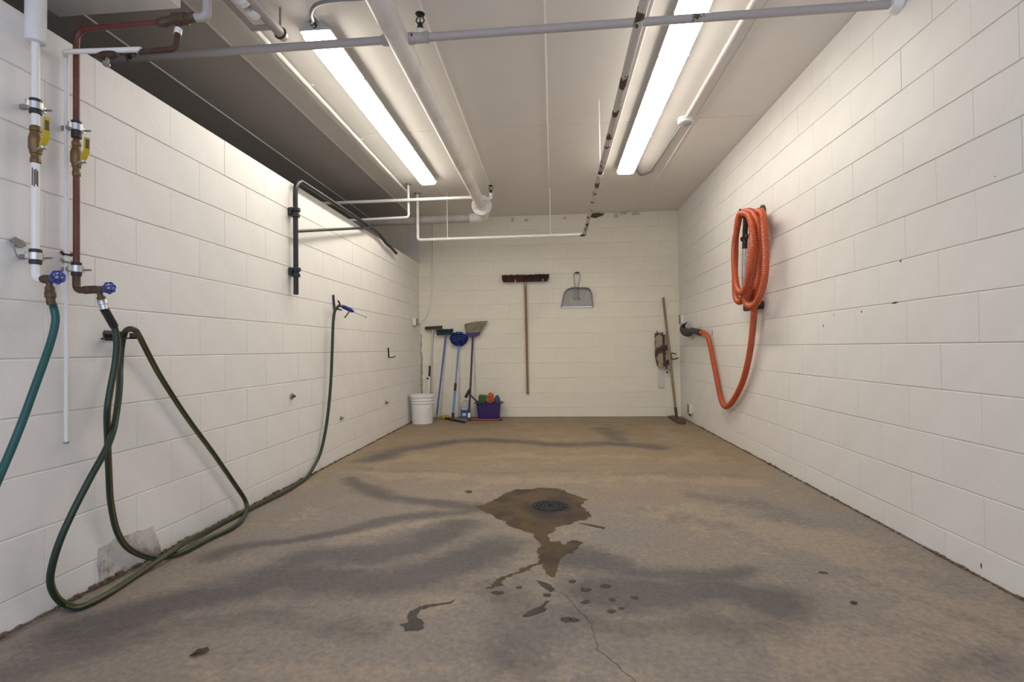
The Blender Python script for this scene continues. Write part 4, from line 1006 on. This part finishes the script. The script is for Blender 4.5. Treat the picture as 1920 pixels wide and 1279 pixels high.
# dustpan
dpn = thing('dustpan', V((0.3366,6.886,1.4735)), 'grey sheet steel dustpan with wire handle hung on the back wall', 'dustpan')
out = [V(p) for p in [(0.1169,6.886,1.485),(0.1442,6.886,1.6226),(0.1632,6.886,1.6876),(0.1963,6.886,1.7305),(0.2471,6.886,1.7512),(0.2904,6.886,1.7539),(0.4342,6.886,1.7506),(0.4843,6.886,1.7458),(0.5198,6.886,1.7233),(0.5407,6.886,1.6794),(0.5468,6.886,1.6141),(0.559,6.886,1.4764)]]
b = BM(); prism(b, out, (0, -0.004, 0)); 
obj('pan', b, M['pan'], dpn, smooth=False)
b = BM()
for i in range(len(out) - 1):
    a, c2 = out[i], out[i + 1]
    t0 = 0.028 + 0.05 * math.sin(math.pi * i / (len(out) - 1)); t1 = 0.028 + 0.05 * math.sin(math.pi * (i + 1) / (len(out) - 1))
    inn = lambda p: p.lerp(V((out[0].x * 0.5 + out[-1].x * 0.5, p.y, out[0].z + 0.12)), 0.03)
    q = [a, c2, inn(c2) + V((0, -t1, 0)), inn(a) + V((0, -t0, 0))]
    vs_ = [b.verts.new(p) for p in q]; b.faces.new(vs_)
r_ = bmesh.ops.solidify(b, geom=b.faces[:], thickness=0.003)
obj('rim', b, M['pan'], dpn, smooth=False)
b = BM(); span(b, (out[0].x + 0.01, out[0].y - 0.010, out[0].z - 0.004), (out[-1].x - 0.01, out[0].y - 0.001, out[0].z + 0.012), 0.002)
obj('lip', b, M['steel'], dpn)
hl = [V(p) for p in [(0.3082,6.841,1.6291),(0.317,6.841,1.7443),(0.3011,6.841,1.8745),(0.2984,6.841,1.9324),(0.3272,6.841,1.9497),(0.3558,6.841,1.949),(0.3806,6.841,1.9303),(0.3761,6.841,1.8727),(0.3528,6.841,1.7435),(0.3654,6.841,1.6278)]]
obj('handle', tube(BM(), cat_rom(hl, 5), 0.0055, 8), M['dullsteel'], dpn)
b = BM(); tube(b, [hl[4] + V((-0.012, 0, 0)), hl[5] + V((0.014, 0, 0))], 0.010, 8); obj('grip', b, M['black'], dpn)
for s in (0, 9):
    b = BM(); box(b, hl[s] + V((0, 0.018, -0.006)), (0.022, 0.055, 0.05), None, 0.003); obj('handle_bracket', b, M['pan'], dpn)
n_ = BM(); p = V((0.3442,6.893,1.9607)); tube(n_, [p, p + V((0, -0.075, 0.004))], 0.004, 8)
tag(obj('nail', n_, M['dullsteel']), 'nail holding up the dustpan by its handle', 'nail')

# leaning pole tools
def ln(top, bot): return V(top), V(bot)
# 1 squeegee with silver pole
a, c = ln((-1.6436,6.846,1.2139), (-1.7007,6.7685,0.012))
t = thing('floor_squeegee', c, 'floor squeegee with black blade and silver pole leaning behind the white bucket', 'squeegee')
pole([a, c], 0.0125, M['silver'], t)
hx = V((-1.6397,6.846,1.2285))
b = BM(); box(b, hx + V((0.002, 0, -0.018)), (0.20, 0.030, 0.016), Matrix.Rotation(-0.05, 3, 'Y'), 0.004); obj('head_bar', b, M['straw'], t)
b = BM(); box(b, hx + V((0.004, 0, 0.010)), (0.238, 0.036, 0.042), Matrix.Rotation(-0.05, 3, 'Y'), 0.004); obj('blade', b, M['black'], t)
# 2 dark green brush with blue pole
a, c = ln((-1.4653,6.846,1.1301), (-1.557,6.6116,0.012))
t = thing('deck_brush', c, 'dark green deck brush on a blue pole leaning against the back wall', 'brush')
mid = c.lerp(a, 0.05)
pole([mid, a], 0.0125, M['bluepole'], t)
obj('pole_tip', tube(BM(), [c, c.lerp(a, 0.03), c.lerp(a, 0.07)], 0, 10, radii=[0.013, 0.015, 0.012]), M['dullsteel'], t)
hx = V((-1.4778,6.836,1.1521))
b = BM(); box(b, hx, (0.225, 0.050, 0.028), Matrix.Rotation(-0.04, 3, 'Y'), 0.006); obj('brush_head', b, M['darkgreen'], t)
b = BM(); rng = random.Random(8)
for i in range(20):
    for j in range(3):
        x_ = -0.105 + 0.21 * (i + .5) / 20
        p = hx + V((x_, -0.018 + 0.018 * j, 0.010 + x_ * 0.04))
        tube(b, [p, p + V((x_ * 0.10, rng.uniform(-.008, .008), 0.052 + rng.uniform(-.006, .004)))], 0, 5, radii=[0.006, 0.008])
obj('bristles', b, M['darkgreen'], t, kind='stuff')
# 3 blue fan shaped brush
a, c = ln((-1.2866,6.836,0.9881), (-1.3077,6.4612,0.012))
t = thing('wash_brush', c, 'blue fan-shaped wash brush on a light blue telescopic pole against the back wall', 'brush')
pole([c.lerp(a, 0.06), c.lerp(a, 0.40)], 0.0155, M['lightblue'], t, 'lower_pole')
pole([c.lerp(a, 0.38), a], 0.0125, M['lightblue'], t, 'upper_pole')
pole([c.lerp(a, 0.38), c.lerp(a, 0.385), c.lerp(a, 0.48), c.lerp(a, 0.485)], 0, M['black'], t, 'grip', radii=[0.015, 0.018, 0.018, 0.014])
pole([c, c.lerp(a, 0.10)], 0.019, M['black'], t, 'pole_foot')
hx = V((-1.282,6.836,1.0685))
prof = []
for k in range(25):
    an = math.pi * (1 + k / 24)
    prof.append(hx + V((math.cos(an) * 0.128, 0, 0.036 + math.sin(an) * 0.128)))
prof += [hx + V((0.11, 0, 0.066)), hx + V((0.06, 0, 0.084)), hx + V((0, 0, 0.088)), hx + V((-0.06, 0, 0.084)), hx + V((-0.11, 0, 0.066))]
b = BM(); prism(b, [p + V((0, 0.02, 0)) for p in prof], (0, -0.022, 0)); obj('brush_back', b, M['bluefelt'], t)
b = BM(); rng = random.Random(9)
for i in range(200):
    an = rng.uniform(0, 2 * math.pi); rr = math.sqrt(rng.random())
    p = hx + V((math.cos(an) * rr * 0.115, -0.004, 0.02 + math.sin(an) * rr * 0.085))
    tube(b, [p, p + V((rng.uniform(-.008, .008), -0.045, rng.uniform(-.008, .008)))], 0.008, 5)
obj('bristles', b, M['bluefelt'], t, kind='stuff')
# 4 purple broom
a, c = ln((-1.0894,6.836,1.1023), (-1.0944,6.459,0.012))
t = thing('angle_broom', c, 'straw coloured angled broom with purple cap and pole leaning bristles up', 'broom')
pole([c.lerp(a, 0.03), a], 0.0135, M['darkpurple'], t)
pole([c, c.lerp(a, 0.03)], 0.016, M['black'], t, 'pole_tip')
pole([c.lerp(a, 0.035), c.lerp(a, 0.085)], 0.0175, M['bucket'], t, 'white_band')
cap = [V(p) for p in [(-1.1931,6.821,1.1619),(-0.9796,6.821,1.1659),(-0.9948,6.821,1.1297),(-1.0539,6.821,1.1014),(-1.1275,6.821,1.1025),(-1.1714,6.821,1.1251)]]
b = BM(); prism(b, cap, (0, 0.032, 0)); obj('broom_cap', b, M['purple'], t, smooth=False)
lo = [V(p) for p in [(-1.1811,6.836,1.1549),(-0.9892,6.836,1.1592)]]; hi = [V(p) for p in [(-1.1981,6.836,1.2796),(-0.8844,6.836,1.3144)]]
b = BM(); rng = random.Random(4)
for i in range(40):
    f_ = (i + 0.5) / 40
    for j in range(2):
        p = lo[0].lerp(lo[1], f_) + V((0, -0.008 + 0.016 * j, -0.006)); q = hi[0].lerp(hi[1], f_) + V((rng.uniform(-.003, .003), -0.012 + 0.024 * j, rng.uniform(-.006, .006) + 0.012 * math.sin(f_ * math.pi)))
        tube(b, [p, q], 0, 4, radii=[0.0045, 0.0065])
obj('bristles', b, M['straw'], t, kind='stuff')
# small window scraper behind the bucket
a, c = ln((-1.633,6.6,0.7219), (-1.6602,6.54,0.1344))
c.z = 0.012
t = thing('extension_scraper', c, 'short silver pole with a black grip standing behind the white bucket', 'pole')
pole([c, c.lerp(a, 0.82)], 0.009, M['bucket'], t, 'pole')
pole([c.lerp(a, 0.80), c.lerp(a, 0.81), a], 0, M['black'], t, 'grip', radii=[0.012, 0.0145, 0.0145])
k_ = c.lerp(a, 0.76); b = BM(); tube(b, [k_, k_ + V((-0.035, 0, 0.004))], 0.011, 8); obj('knob', b, M['black'], t)

# bucket
bc = V((-1.668, 6.325, 0.0))
t = thing('bucket', bc, 'white plastic bucket on the floor in the back left corner', 'bucket')
H = 0.365
prof = [(0.126, 0.0), (0.130, 0.004), (0.138, 0.24), (0.139, 0.262), (0.150, 0.263), (0.150, 0.271), (0.140, 0.273), (0.141, 0.296), (0.153, 0.297), (0.153, 0.306), (0.142, 0.308), (0.143, 0.334), (0.156, 0.340), (0.1565, H), (0.143, H), (0.141, 0.33), (0.133, 0.05), (0.128, 0.012), (0.001, 0.012)]
obj('shell', lathe(BM(), prof, bc, segs=40), M['bucket'], t)
hd = [bc + V((0.150 * math.cos(an), 0.150 * math.sin(an), 0.285)) for an in (0.2,)]
e0 = bc + V((0.150, 0.03, 0.290)); e1 = bc + V((-0.145, 0.03, 0.290))
arc = []
for k in range(17):
    u_ = k / 16; an = math.pi * u_
    arc.append(bc + V((0.156 * math.cos(an), 0.02 - 0.156 * math.sin(an) * 0.97, 0.288 - 0.135 * math.sin(an))))
obj('bail', tube(BM(), arc, 0.0026, 8), M['steel'], t, label='thin wire handle hanging down')
b = BM(); box(b, e0 + V((0.002, -0.01, 0)), (0.012, 0.026, 0.026), None, 0.003); obj('handle_lug', b, M['bucket'], t)

# yellow sponge and squeegee on the floor
p = V((-1.4609,6.9063,0)); b = BM(); box(b, (p.x, 6.72, 0.028), (0.10, 0.06, 0.05), Matrix.Rotation(0.2, 3, 'Z'), 0.012, 3)
tag(obj('sponge', b, M['yellowsponge'], base=True), 'yellow sponge on the floor behind the black squeegee', 'sponge')
s0, s1 = V((-1.4478,6.7065,0.02)), V((-1.1334,6.4036,0.02))
t = thing('hand_squeegee', (s0 + s1) / 2, 'black squeegee head lying on the floor left of the jug', 'squeegee')
s0.y -= 0.02; s1.y -= 0.07; s0.z = s1.z = 0.0
ang = math.atan2(s1.y - s0.y, s1.x - s0.x)
b = BM(); box(b, (s0 + s1) / 2 + V((0, 0, 0.016)), ((s1 - s0).length, 0.022, 0.018), Matrix.Rotation(ang, 3, 'Z'), 0.003); obj('head_bar', b, M['black'], t)
b = BM(); box(b, (s0 + s1) / 2 + V((0.01, 0.022, 0.008)), ((s1 - s0).length * 1.02, 0.026, 0.007), Matrix.Rotation(ang, 3, 'Z'), 0.002); obj('rubber_blade', b, M['blackmetal'], t)

# jug
jc = V((-1.185, 6.72, 0.0))
t = thing('cleaner_jug', jc, 'clear plastic jug with a blue label between the blue pole and the purple broom', 'jug')
def rrect(w, d, z, r=0.02, c=jc, n=4):
    o_ = []
    for sx_, sy_, a0 in ((1, 1, 0), (-1, 1, 90), (-1, -1, 180), (1, -1, 270)):
        for k in range(n + 1):
            an = math.radians(a0 + 90 * k / n)
            o_.append(V((c.x + sx_ * (w / 2 - r) + r * math.cos(an), c.y + sy_ * (d / 2 - r) + r * math.sin(an), c.z + z)))
    return o_
def loft(bm, rings, close=True):
    R_ = [[bm.verts.new(p) for p in r] for r in rings]
    for a, b2 in zip(R_, R_[1:]):
        n = len(a)
        for k in range(n): bm.faces.new((a[k], a[(k + 1) % n], b2[(k + 1) % n], b2[k]))
    bm.faces.new(list(reversed(R_[0]))); bm.faces.new(R_[-1])
    return bm
jw, jd = 0.118, 0.105
b = BM(); loft(b, [rrect(jw * .94, jd * .94, 0.001), rrect(jw, jd, 0.008), rrect(jw, jd, 0.15), rrect(jw * .95, jd * .95, 0.185), rrect(jw * .75, jd * .75, 0.215, 0.018), rrect(jw * .36, jd * .36, 0.240, 0.015), rrect(jw * .30, jd * .32, 0.255, 0.012)])
obj('jug_body', b, M['clear'], t)
b = BM(); lathe(b, [(0.020, 0.252), (0.022, 0.254), (0.022, 0.276), (0.018, 0.279)], jc, segs=16); obj('cap', b, M['bucket'], t)
b = BM(); tube(b, fillet([jc + V((0.040, 0, 0.195)), jc + V((0.056, 0, 0.240)), jc + V((0.018, 0, 0.248))], 0.02), 0.009, 8); obj('jug_handle', b, M['clear'], t)
b = BM(); span(b, jc + V((-0.052, -jd / 2 - 0.0025, 0.015)), jc + V((0.052, -jd / 2 - 0.0005, 0.150)), 0.0005); lb = obj('label', b, M['label_blue'], t, label='blue paper label')
b = BM(); span(b, jc + V((-0.03, -jd / 2 - 0.0038, 0.045)), jc + V((0.02, -jd / 2 - 0.0027, 0.085)), 0.0003); obj('label_print', b, M['label_white'], lb)
b = BM(); span(b, jc + V((-0.045, -jd / 2 - 0.0038, 0.128)), jc + V((0.045, -jd / 2 - 0.0027, 0.148)), 0.0003); obj('label_band', b, M['label_white'], lb)

# purple bin with sponges and mitts
pc = V((-0.862, 6.72, 0.0))
t = thing('plastic_bin', pc, 'purple plastic bin on the floor by the back wall holding sponges and mitts', 'bin')
b = BM()
w0, w1, d0_, d1_, hh = 0.275, 0.315, 0.185, 0.215, 0.212
loft(b, [rrect(w0, d0_, 0.002, 0.02, pc), rrect(w1, d1_, hh, 0.02, pc), rrect(w1 + .03, d1_ + .03, hh + .002, 0.025, pc), rrect(w1 + .032, d1_ + .032, hh + .014, 0.025, pc), rrect(w1 - .006, d1_ - .006, hh + .012, 0.018, pc), rrect(w0 - .006, d0_ - .006, 0.008, 0.016, pc)])
obj('tub', b, M['purple'], t, smooth=False)
for s in (-1, 1):
    b = BM(); box(b, pc + V((s * (w1 / 2 + 0.026), 0, hh + 0.004)), (0.034, 0.09, 0.010), None, 0.003); obj('handle', b, M['purple'], t)
b = BM(); box(b, pc + V((-0.085, -0.02, hh + 0.045)), (0.104, 0.075, 0.13), Matrix.Rotation(0.06, 3, 'Y'), 0.018, 3)
tag(obj('wash_sponge', b, M['greensponge']), 'green block sponge at the left in the purple bin', 'sponge')
b = BM(); rng = random.Random(12)
cm = pc + V((0.022, -0.02, hh + 0.060))
blob(b, cm, 0.044, (0.9, 0.8, 1.5), 0.05)
for i in range(75):
    th_ = rng.uniform(0, 2 * math.pi); ph = rng.uniform(-0.9, 1.45)
    dv = V((math.cos(th_) * math.cos(ph), math.sin(th_) * math.cos(ph), math.sin(ph)))
    p = cm + V((dv.x * 0.038, dv.y * 0.034, dv.z * 0.064))
    tube(b, [p, p + dv * 0.010, p + dv * 0.018], 0, 6, radii=[0.0075, 0.0085, 0.004])
tag(obj('wash_mitt', b, M['orangemitt']), 'orange noodle wash mitt in the middle of the purple bin', 'mitt')
b = BM(); blob(b, pc + V((0.112, -0.01, hh + 0.020)), 0.075, (0.52, 0.62, 1.15), 0.10, 3.0, 16, 12, 2.0)
tag(obj('cleaning_cloth', b, M['bluemitt']), 'blue-grey bunched cloth at the right in the purple bin', 'cloth')
# hand brush leaning on the bin
t = thing('hand_brush', V((-1.1046,6.58,0.268)), 'black hand brush propped between the purple broom pole and the purple bin', 'brush')
c = V((-1.1249,6.58,0.3522))
b = BM(); box(b, c, (0.040, 0.05, 0.125), Matrix.Rotation(0.5, 3, 'Y'), 0.010, 2); obj('brush_head', b, M['black'], t)
p0, p1 = V((-1.0958,6.575,0.3385)), V((-1.0118,6.575,0.254))
obj('handle', tube(BM(), [p0, p1, p1 + V((0.03, 0, -0.015))], 0, 8, radii=[0.012, 0.011, 0.013]), M['black'], t)
# red pole on the floor in front of the bin
p0, p1 = V((-1.1492,6.6572,0.012)), V((-0.7032,6.6263,0.012))
p0.y = p1.y = 6.555; p0.x += 0.035
t = thing('red_pole', (p0 + p1) / 2, 'short red pole lying on the floor in front of the purple bin', 'pole')
pole([p0, p1], 0.0105, M['redpole'], t, 'shaft')
pole([p1 + V((-0.002, 0, 0)), p1 + V((0.035, 0, 0))], 0.0115, M['black'], t, 'tip')

# corner conduit and box, back left
bxp = V((-1.816,6.5774,1.3062))
t = thing('outlet_box', bxp, 'small white outlet box on the left wall in the back corner', 'outlet box')
b = BM(); span(b, (XL + 0.0045, bxp.y - 0.045, bxp.z - 0.045), (XL + 0.050, bxp.y + 0.045, bxp.z + 0.045), 0.003); obj('body', b, M['toggle'], t)
b = BM(); span(b, (XL + 0.050, bxp.y - 0.048, bxp.z - 0.047), (XL + 0.056, bxp.y + 0.048, bxp.z + 0.047), 0.002); obj('cover', b, M['greymetal'], t)
P = [V(p) for p in [(-1.6344,6.88,2.8196),(-1.6399,6.88,2.3134),(-1.6526,6.88,1.8307),(-1.6937,6.88,1.5199),(-1.7631,6.88,1.3654),(-1.8166,6.88,1.3069)]]
P = [V((p.x, YB - 0.016, p.z)) for p in P] + [V((XL + 0.03, bxp.y + 0.047, bxp.z - 0.01))]
run('wall_conduit', cat_rom(P, 6), 0.0085, M['white_paint'], 'thin painted conduit down the back wall to the box in the left corner', 'conduit')
def box_r(px_, label):
    t_ = thing('outlet_box', V((XR, px_.y, px_.z)), label, 'outlet box')
    b_ = BM(); span(b_, (XR - 0.048, px_.y - 0.036, px_.z - 0.055), (XR - 0.0045, px_.y + 0.036, px_.z + 0.055), 0.003); obj('body', b_, M['toggle'], t_)
    b_ = BM(); span(b_, (XR - 0.054, px_.y - 0.038, px_.z - 0.058), (XR - 0.048, px_.y + 0.038, px_.z + 0.058), 0.002); obj('cover', b_, M['dullsteel'], t_)
    return t_
b1 = V((1.654,6.6753,1.2861)); b2 = V((1.654,6.3412,0.1684))
box_r(V((0, min(b1.y, YB - 0.06), b1.z)), 'pale outlet box on the right wall above the black vacuum nozzle')
t = box_r(b2, 'pale outlet box low on the right wall near the floor')
b = BM(); tube(b, [(XR - 0.03, b2.y + 0.01, b2.z - 0.05), (XR - 0.03, b2.y + 0.01, b2.z - 0.085)], 0.012, 8); obj('conduit_stub', b, M['black'], t)

# rusty gripper unit on the back wall, board below it
g0 = V((1.4284,6.896,0.8518))
t = thing('tool_gripper', V((g0.x, YB, g0.z)), 'rusty beige wall-mounted tool gripper on the back wall near the right corner', 'tool holder')
def bpt(x, y, off):
    x -= 1.5
    return V((-0.363 + (x - 985) / 137.2, YB - off, 1.8395 - (y - 530) / 137.4))
pl_ = [bpt(1223, 629, .012), bpt(1235, 628, .012), bpt(1236, 692, .012), bpt(1227, 690, .012), bpt(1223, 672, .012)]
b = BM(); prism(b, pl_, (0, -0.075, 0)); obj('casing', b, M['beige'], t, smooth=False)
b = BM(); span(b, bpt(1236.5, 690, .075), bpt(1239.5, 632, .02), 0.002); obj('dark_bar', b, M['rustiron'], t)
b = BM(); span(b, bpt(1240, 678, .070), bpt(1245, 632, .012), 0.003); obj('side_plate', b, M['beige'], t)
b = BM(); span(b, bpt(1240.5, 697, .085), bpt(1247, 664, .055), 0.003); obj('lower_plate', b, M['beige'], t)
for (x_, y0_, y1_) in ((1227, 630, 625), (1237, 634, 628)):
    b = BM(); tube(b, [bpt(x_, y0_ + 4, .04), bpt(x_, y1_, .04)], 0.006, 8); obj('prong', b, M['rustiron'], t)
b = BM(); tube(b, [bpt(1246, 668, .06), bpt(1252, 666, .10), bpt(1258, 668, .12)], 0.008, 8); tube(b, [bpt(1246, 678, .06), bpt(1254, 677, .10), bpt(1262, 675, .12)], 0.008, 8); tube(b, [bpt(1249, 666, .08), bpt(1252, 678, .09)], 0.006, 6)
obj('grip_arm', b, M['rustiron'], t)
b = BM(); lathe(b, [(0.012, 0), (0.012, 0.03), (0.006, 0.034)], bpt(1242, 701, .07), (0, -1, 0), 8); obj('adjusting_screw', b, M['rustiron'], t)
b = BM(); span(b, bpt(1228, 729, .030), bpt(1238.5, 696, .006), 0.003)
tag(obj('mounting_board', b, M['whiteblock']), 'narrow off-white board on the back wall below the rusty tool gripper', 'board')
# wooden handled hoe leaning in the right corner
a = V((1.4791,6.861,1.5919)); c = V((1.606,6.7647,0.02))
c.y = 6.60; c.x = a.x + 0.20
c = V((1.5653,6.62,0.0601))
t = thing('floor_scraper', V((c.x, c.y, 0)), 'wooden-handled steel floor scraper leaning in the back right corner', 'scraper')
pole([c, a], 0, M['greywood'], t, radii=[0.017, 0.0165])
pole([V((c.x + 0.003, c.y - 0.01, 0.020)), c.lerp(a, 0.06)], 0, M['rustiron'], t, 'ferrule', radii=[0.017, 0.020])
bl = [V(p) for p in [(1.5033,6.7958,0.002),(1.6044,6.8458,0.002),(1.6188,6.3646,0.002),(1.5556,6.1914,0.002),(1.4974,6.2342,0.002)]]
b = BM(); prism(b, bl, (0, 0, 0.022)); obj('blade', b, M['rustiron'], t, smooth=False)

# ------------------------------------------------------------------ orange vacuum hose
def ribbed(pts, r, pitch=0.013, amp=0.0028, segs=14):
    P = resample([V(p) for p in pts], pitch / 2)
    b_ = BM(); tube(b_, P, r, segs, radii=[r + (amp if i % 2 else 0.0) for i in range(len(P))])
    return b_
vh = thing('vacuum_hose', V((1.614,4.1814,1.2268)), 'coiled orange ribbed vacuum hose hanging on hooks on the right wall', 'hose')
HR = 0.0232
def rp_(x, y, off): 
    return (x, y, off)
loops = [V(p) for p in [(1.64,5.7629,1.086),(1.635,5.5691,1.0745),(1.64,5.4428,0.9867),(1.645,5.3627,0.8201),(1.65,5.2552,0.6062),(1.65,5.1517,0.4276),(1.65,5.0317,0.3517),(1.65,4.868,0.3955),(1.645,4.6567,0.5233),(1.64,4.4843,0.6757),(1.63,4.3294,0.8834),(1.62,4.2252,1.1003),(1.62,4.1713,1.3114),(1.64,4.1261,1.5602),(1.645,4.048,1.7551),(1.635,3.997,1.8881),(1.62,4.0151,1.9634),(1.61,4.0909,1.9757),(1.6,4.1448,1.8625),(1.585,4.1464,1.6928),(1.58,4.1855,1.5284),(1.57,4.2573,1.3645),(1.57,4.3547,1.3036),(1.58,4.4791,1.3516),(1.6,4.5544,1.4898),(1.62,4.5856,1.7294),(1.62,4.5474,1.9567),(1.61,4.4508,2.0537),(1.59,4.2996,2.0411),(1.56,4.0864,1.9931),(1.55,3.9592,1.9263),(1.56,3.9196,1.8309),(1.56,3.9364,1.6933),(1.56,4.0146,1.5443),(1.56,4.0939,1.431),(1.58,4.1833,1.3563),(1.6,4.2285,1.2957)]]
obj('hose_tube', ribbed(cat_rom(loops, 12), HR), M['orange'], vh)
loop2 = [V(p) for p in [(1.55,4.1125,1.3915),(1.54,4.1558,1.3115),(1.54,4.1254,1.2578),(1.54,4.009,1.2397),(1.54,3.8859,1.2931),(1.55,3.8192,1.4152),(1.56,3.8085,1.5696),(1.56,3.8184,1.7476),(1.56,3.8316,1.8608),(1.56,3.8664,1.9254),(1.57,3.9586,1.958)]]
obj('hose_tube', ribbed(cat_rom(loop2, 12), HR), M['orange'], vh)
loop3 = [V(p) for p in [(1.56,4.3534,1.9354),(1.55,4.2612,2.0102),(1.53,4.1156,1.9851),(1.52,4.0043,1.9351),(1.51,3.9207,1.8327),(1.505,3.8948,1.6865),(1.505,3.9321,1.5526),(1.51,4.0137,1.4424),(1.515,4.107,1.3705),(1.53,4.2396,1.3722),(1.55,4.3762,1.4454),(1.57,4.4742,1.6182),(1.575,4.4785,1.8034),(1.575,4.3953,1.945)]]
obj('hose_tube', ribbed(cat_rom(loop3, 12), HR), M['orange'], vh)
cuff0, cuff1 = V((1.635,6.1103,1.1282)), V((1.64,5.7427,1.0854))
obj('cuff', tube(BM(), [cuff0, cuff0.lerp(cuff1, 0.1), cuff0.lerp(cuff1, 0.9), cuff1], 0, 16, radii=[0.028, 0.034, 0.036, 0.034]), M['black'], vh)
nzp = [V(p) for p in [(1.635,6.0425,1.1195),(1.63,6.2106,1.0997),(1.63,6.3813,1.1181),(1.63,6.4809,1.1615),(1.63,6.4265,1.1993),(1.63,6.2499,1.2301)]]
obj('nozzle', tube(BM(), cat_rom(nzp, 5), 0, 12, radii=[0.034 + 0.02 * math.sin(math.pi * min(1, i / 22)) - 0.030 * max(0, (i - 14) / 11) for i in range(26)], flat=0.75), M['black'], vh, label='black curved suction nozzle')
# wand clipped inside the coil
w0_, w1_ = V((1.635,4.3759,2.0286)), V((1.635,4.4551,1.4303))
t = thing('vacuum_wand', w0_, 'black and silver vacuum wand hanging inside the orange coil', 'wand')
pole([w0_, w0_.lerp(w1_, 0.45)], 0.021, M['black'], t, 'grip_tube')
pole([w0_.lerp(w1_, 0.42), w1_], 0.016, M['steel'], t, 'steel_tube')
p = w0_.lerp(w1_, 0.30); b = BM(); box(b, p, (0.035, 0.13, 0.04), None, 0.008); obj('collar', b, M['black'], t)
# hooks carrying the coil
hA = V((1.545,4.2461,2.0327)); hB = V((1.664,4.1636,2.0276)); hC = V((1.654,4.208,1.2626))
t = thing('hose_hanger', V((XR, hA.y, hA.z)), 'slim black hook at the upper far side of the orange coil', 'hook')
obj('prong', tube(BM(), cat_rom([(XR - 0.004, hA.y, hA.z - 0.045), (XR - 0.09, hA.y, hA.z - 0.05), (XR - 0.135, hA.y, hA.z - 0.040), (XR - 0.149, hA.y, hA.z - 0.02), (XR - 0.150, hA.y, hA.z + 0.022)], 5), 0.008, 8), M['blackmetal'], t)
b = BM(); span(b, (XR - 0.008, hA.y - 0.02, hA.z - 0.09), (XR - 0.0045, hA.y + 0.02, hA.z + 0.01), 0.001); obj('wall_plate', b, M['blackmetal'], t)
t = thing('hose_hanger', V((XR, hB.y, hB.z)), 'round black hanger at the upper near side of the orange coil', 'hook')
b = BM(); tube(b, [(XR - 0.0045, hB.y, hB.z - 0.03), (XR - 0.10, hB.y, hB.z - 0.03)], 0.030, 16); obj('drum', b, M['black'], t)
b = BM(); lathe(b, [(0.062, 0), (0.062, 0.010), (0.05, 0.014)], (XR - 0.0045, hB.y, hB.z - 0.03), (-1, 0, 0), 20); obj('rear_disc', b, M['black'], t)
t = thing('hose_hanger', V((XR, hC.y, hC.z)), 'black holder on the wall behind the lower end of the orange coil', 'hook')
b = BM(); tube(b, [(XR - 0.0045, hC.y, hC.z), (XR - 0.075, hC.y, hC.z)], 0.034, 16); obj('drum', b, M['black'], t)
b = BM(); box(b, (XR - 0.05, hC.y + 0.10, hC.z - 0.005), (0.05, 0.26, 0.06), None, 0.01); obj('cross_arm', b, M['black'], t)
p = V((1.664,5.4987,1.0776)); 
t = thing('hose_clip', V((XR, p.y, p.z)), 'small steel clip on the right wall holding the orange hose by its cuff', 'clip')
b = BM(); span(b, (XR - 0.006, p.y - 0.012, p.z - 0.03), (XR - 0.0045, p.y + 0.012, p.z + 0.03), 0.001); obj('plate', b, M['steel'], t)
b = BM(); tube(b, [(XR - 0.003, p.y, p.z - 0.012), (XR - 0.09, p.y, p.z - 0.036), (XR - 0.11, p.y, p.z - 0.01)], 0.004, 8); obj('prong', b, M['steel'], t)
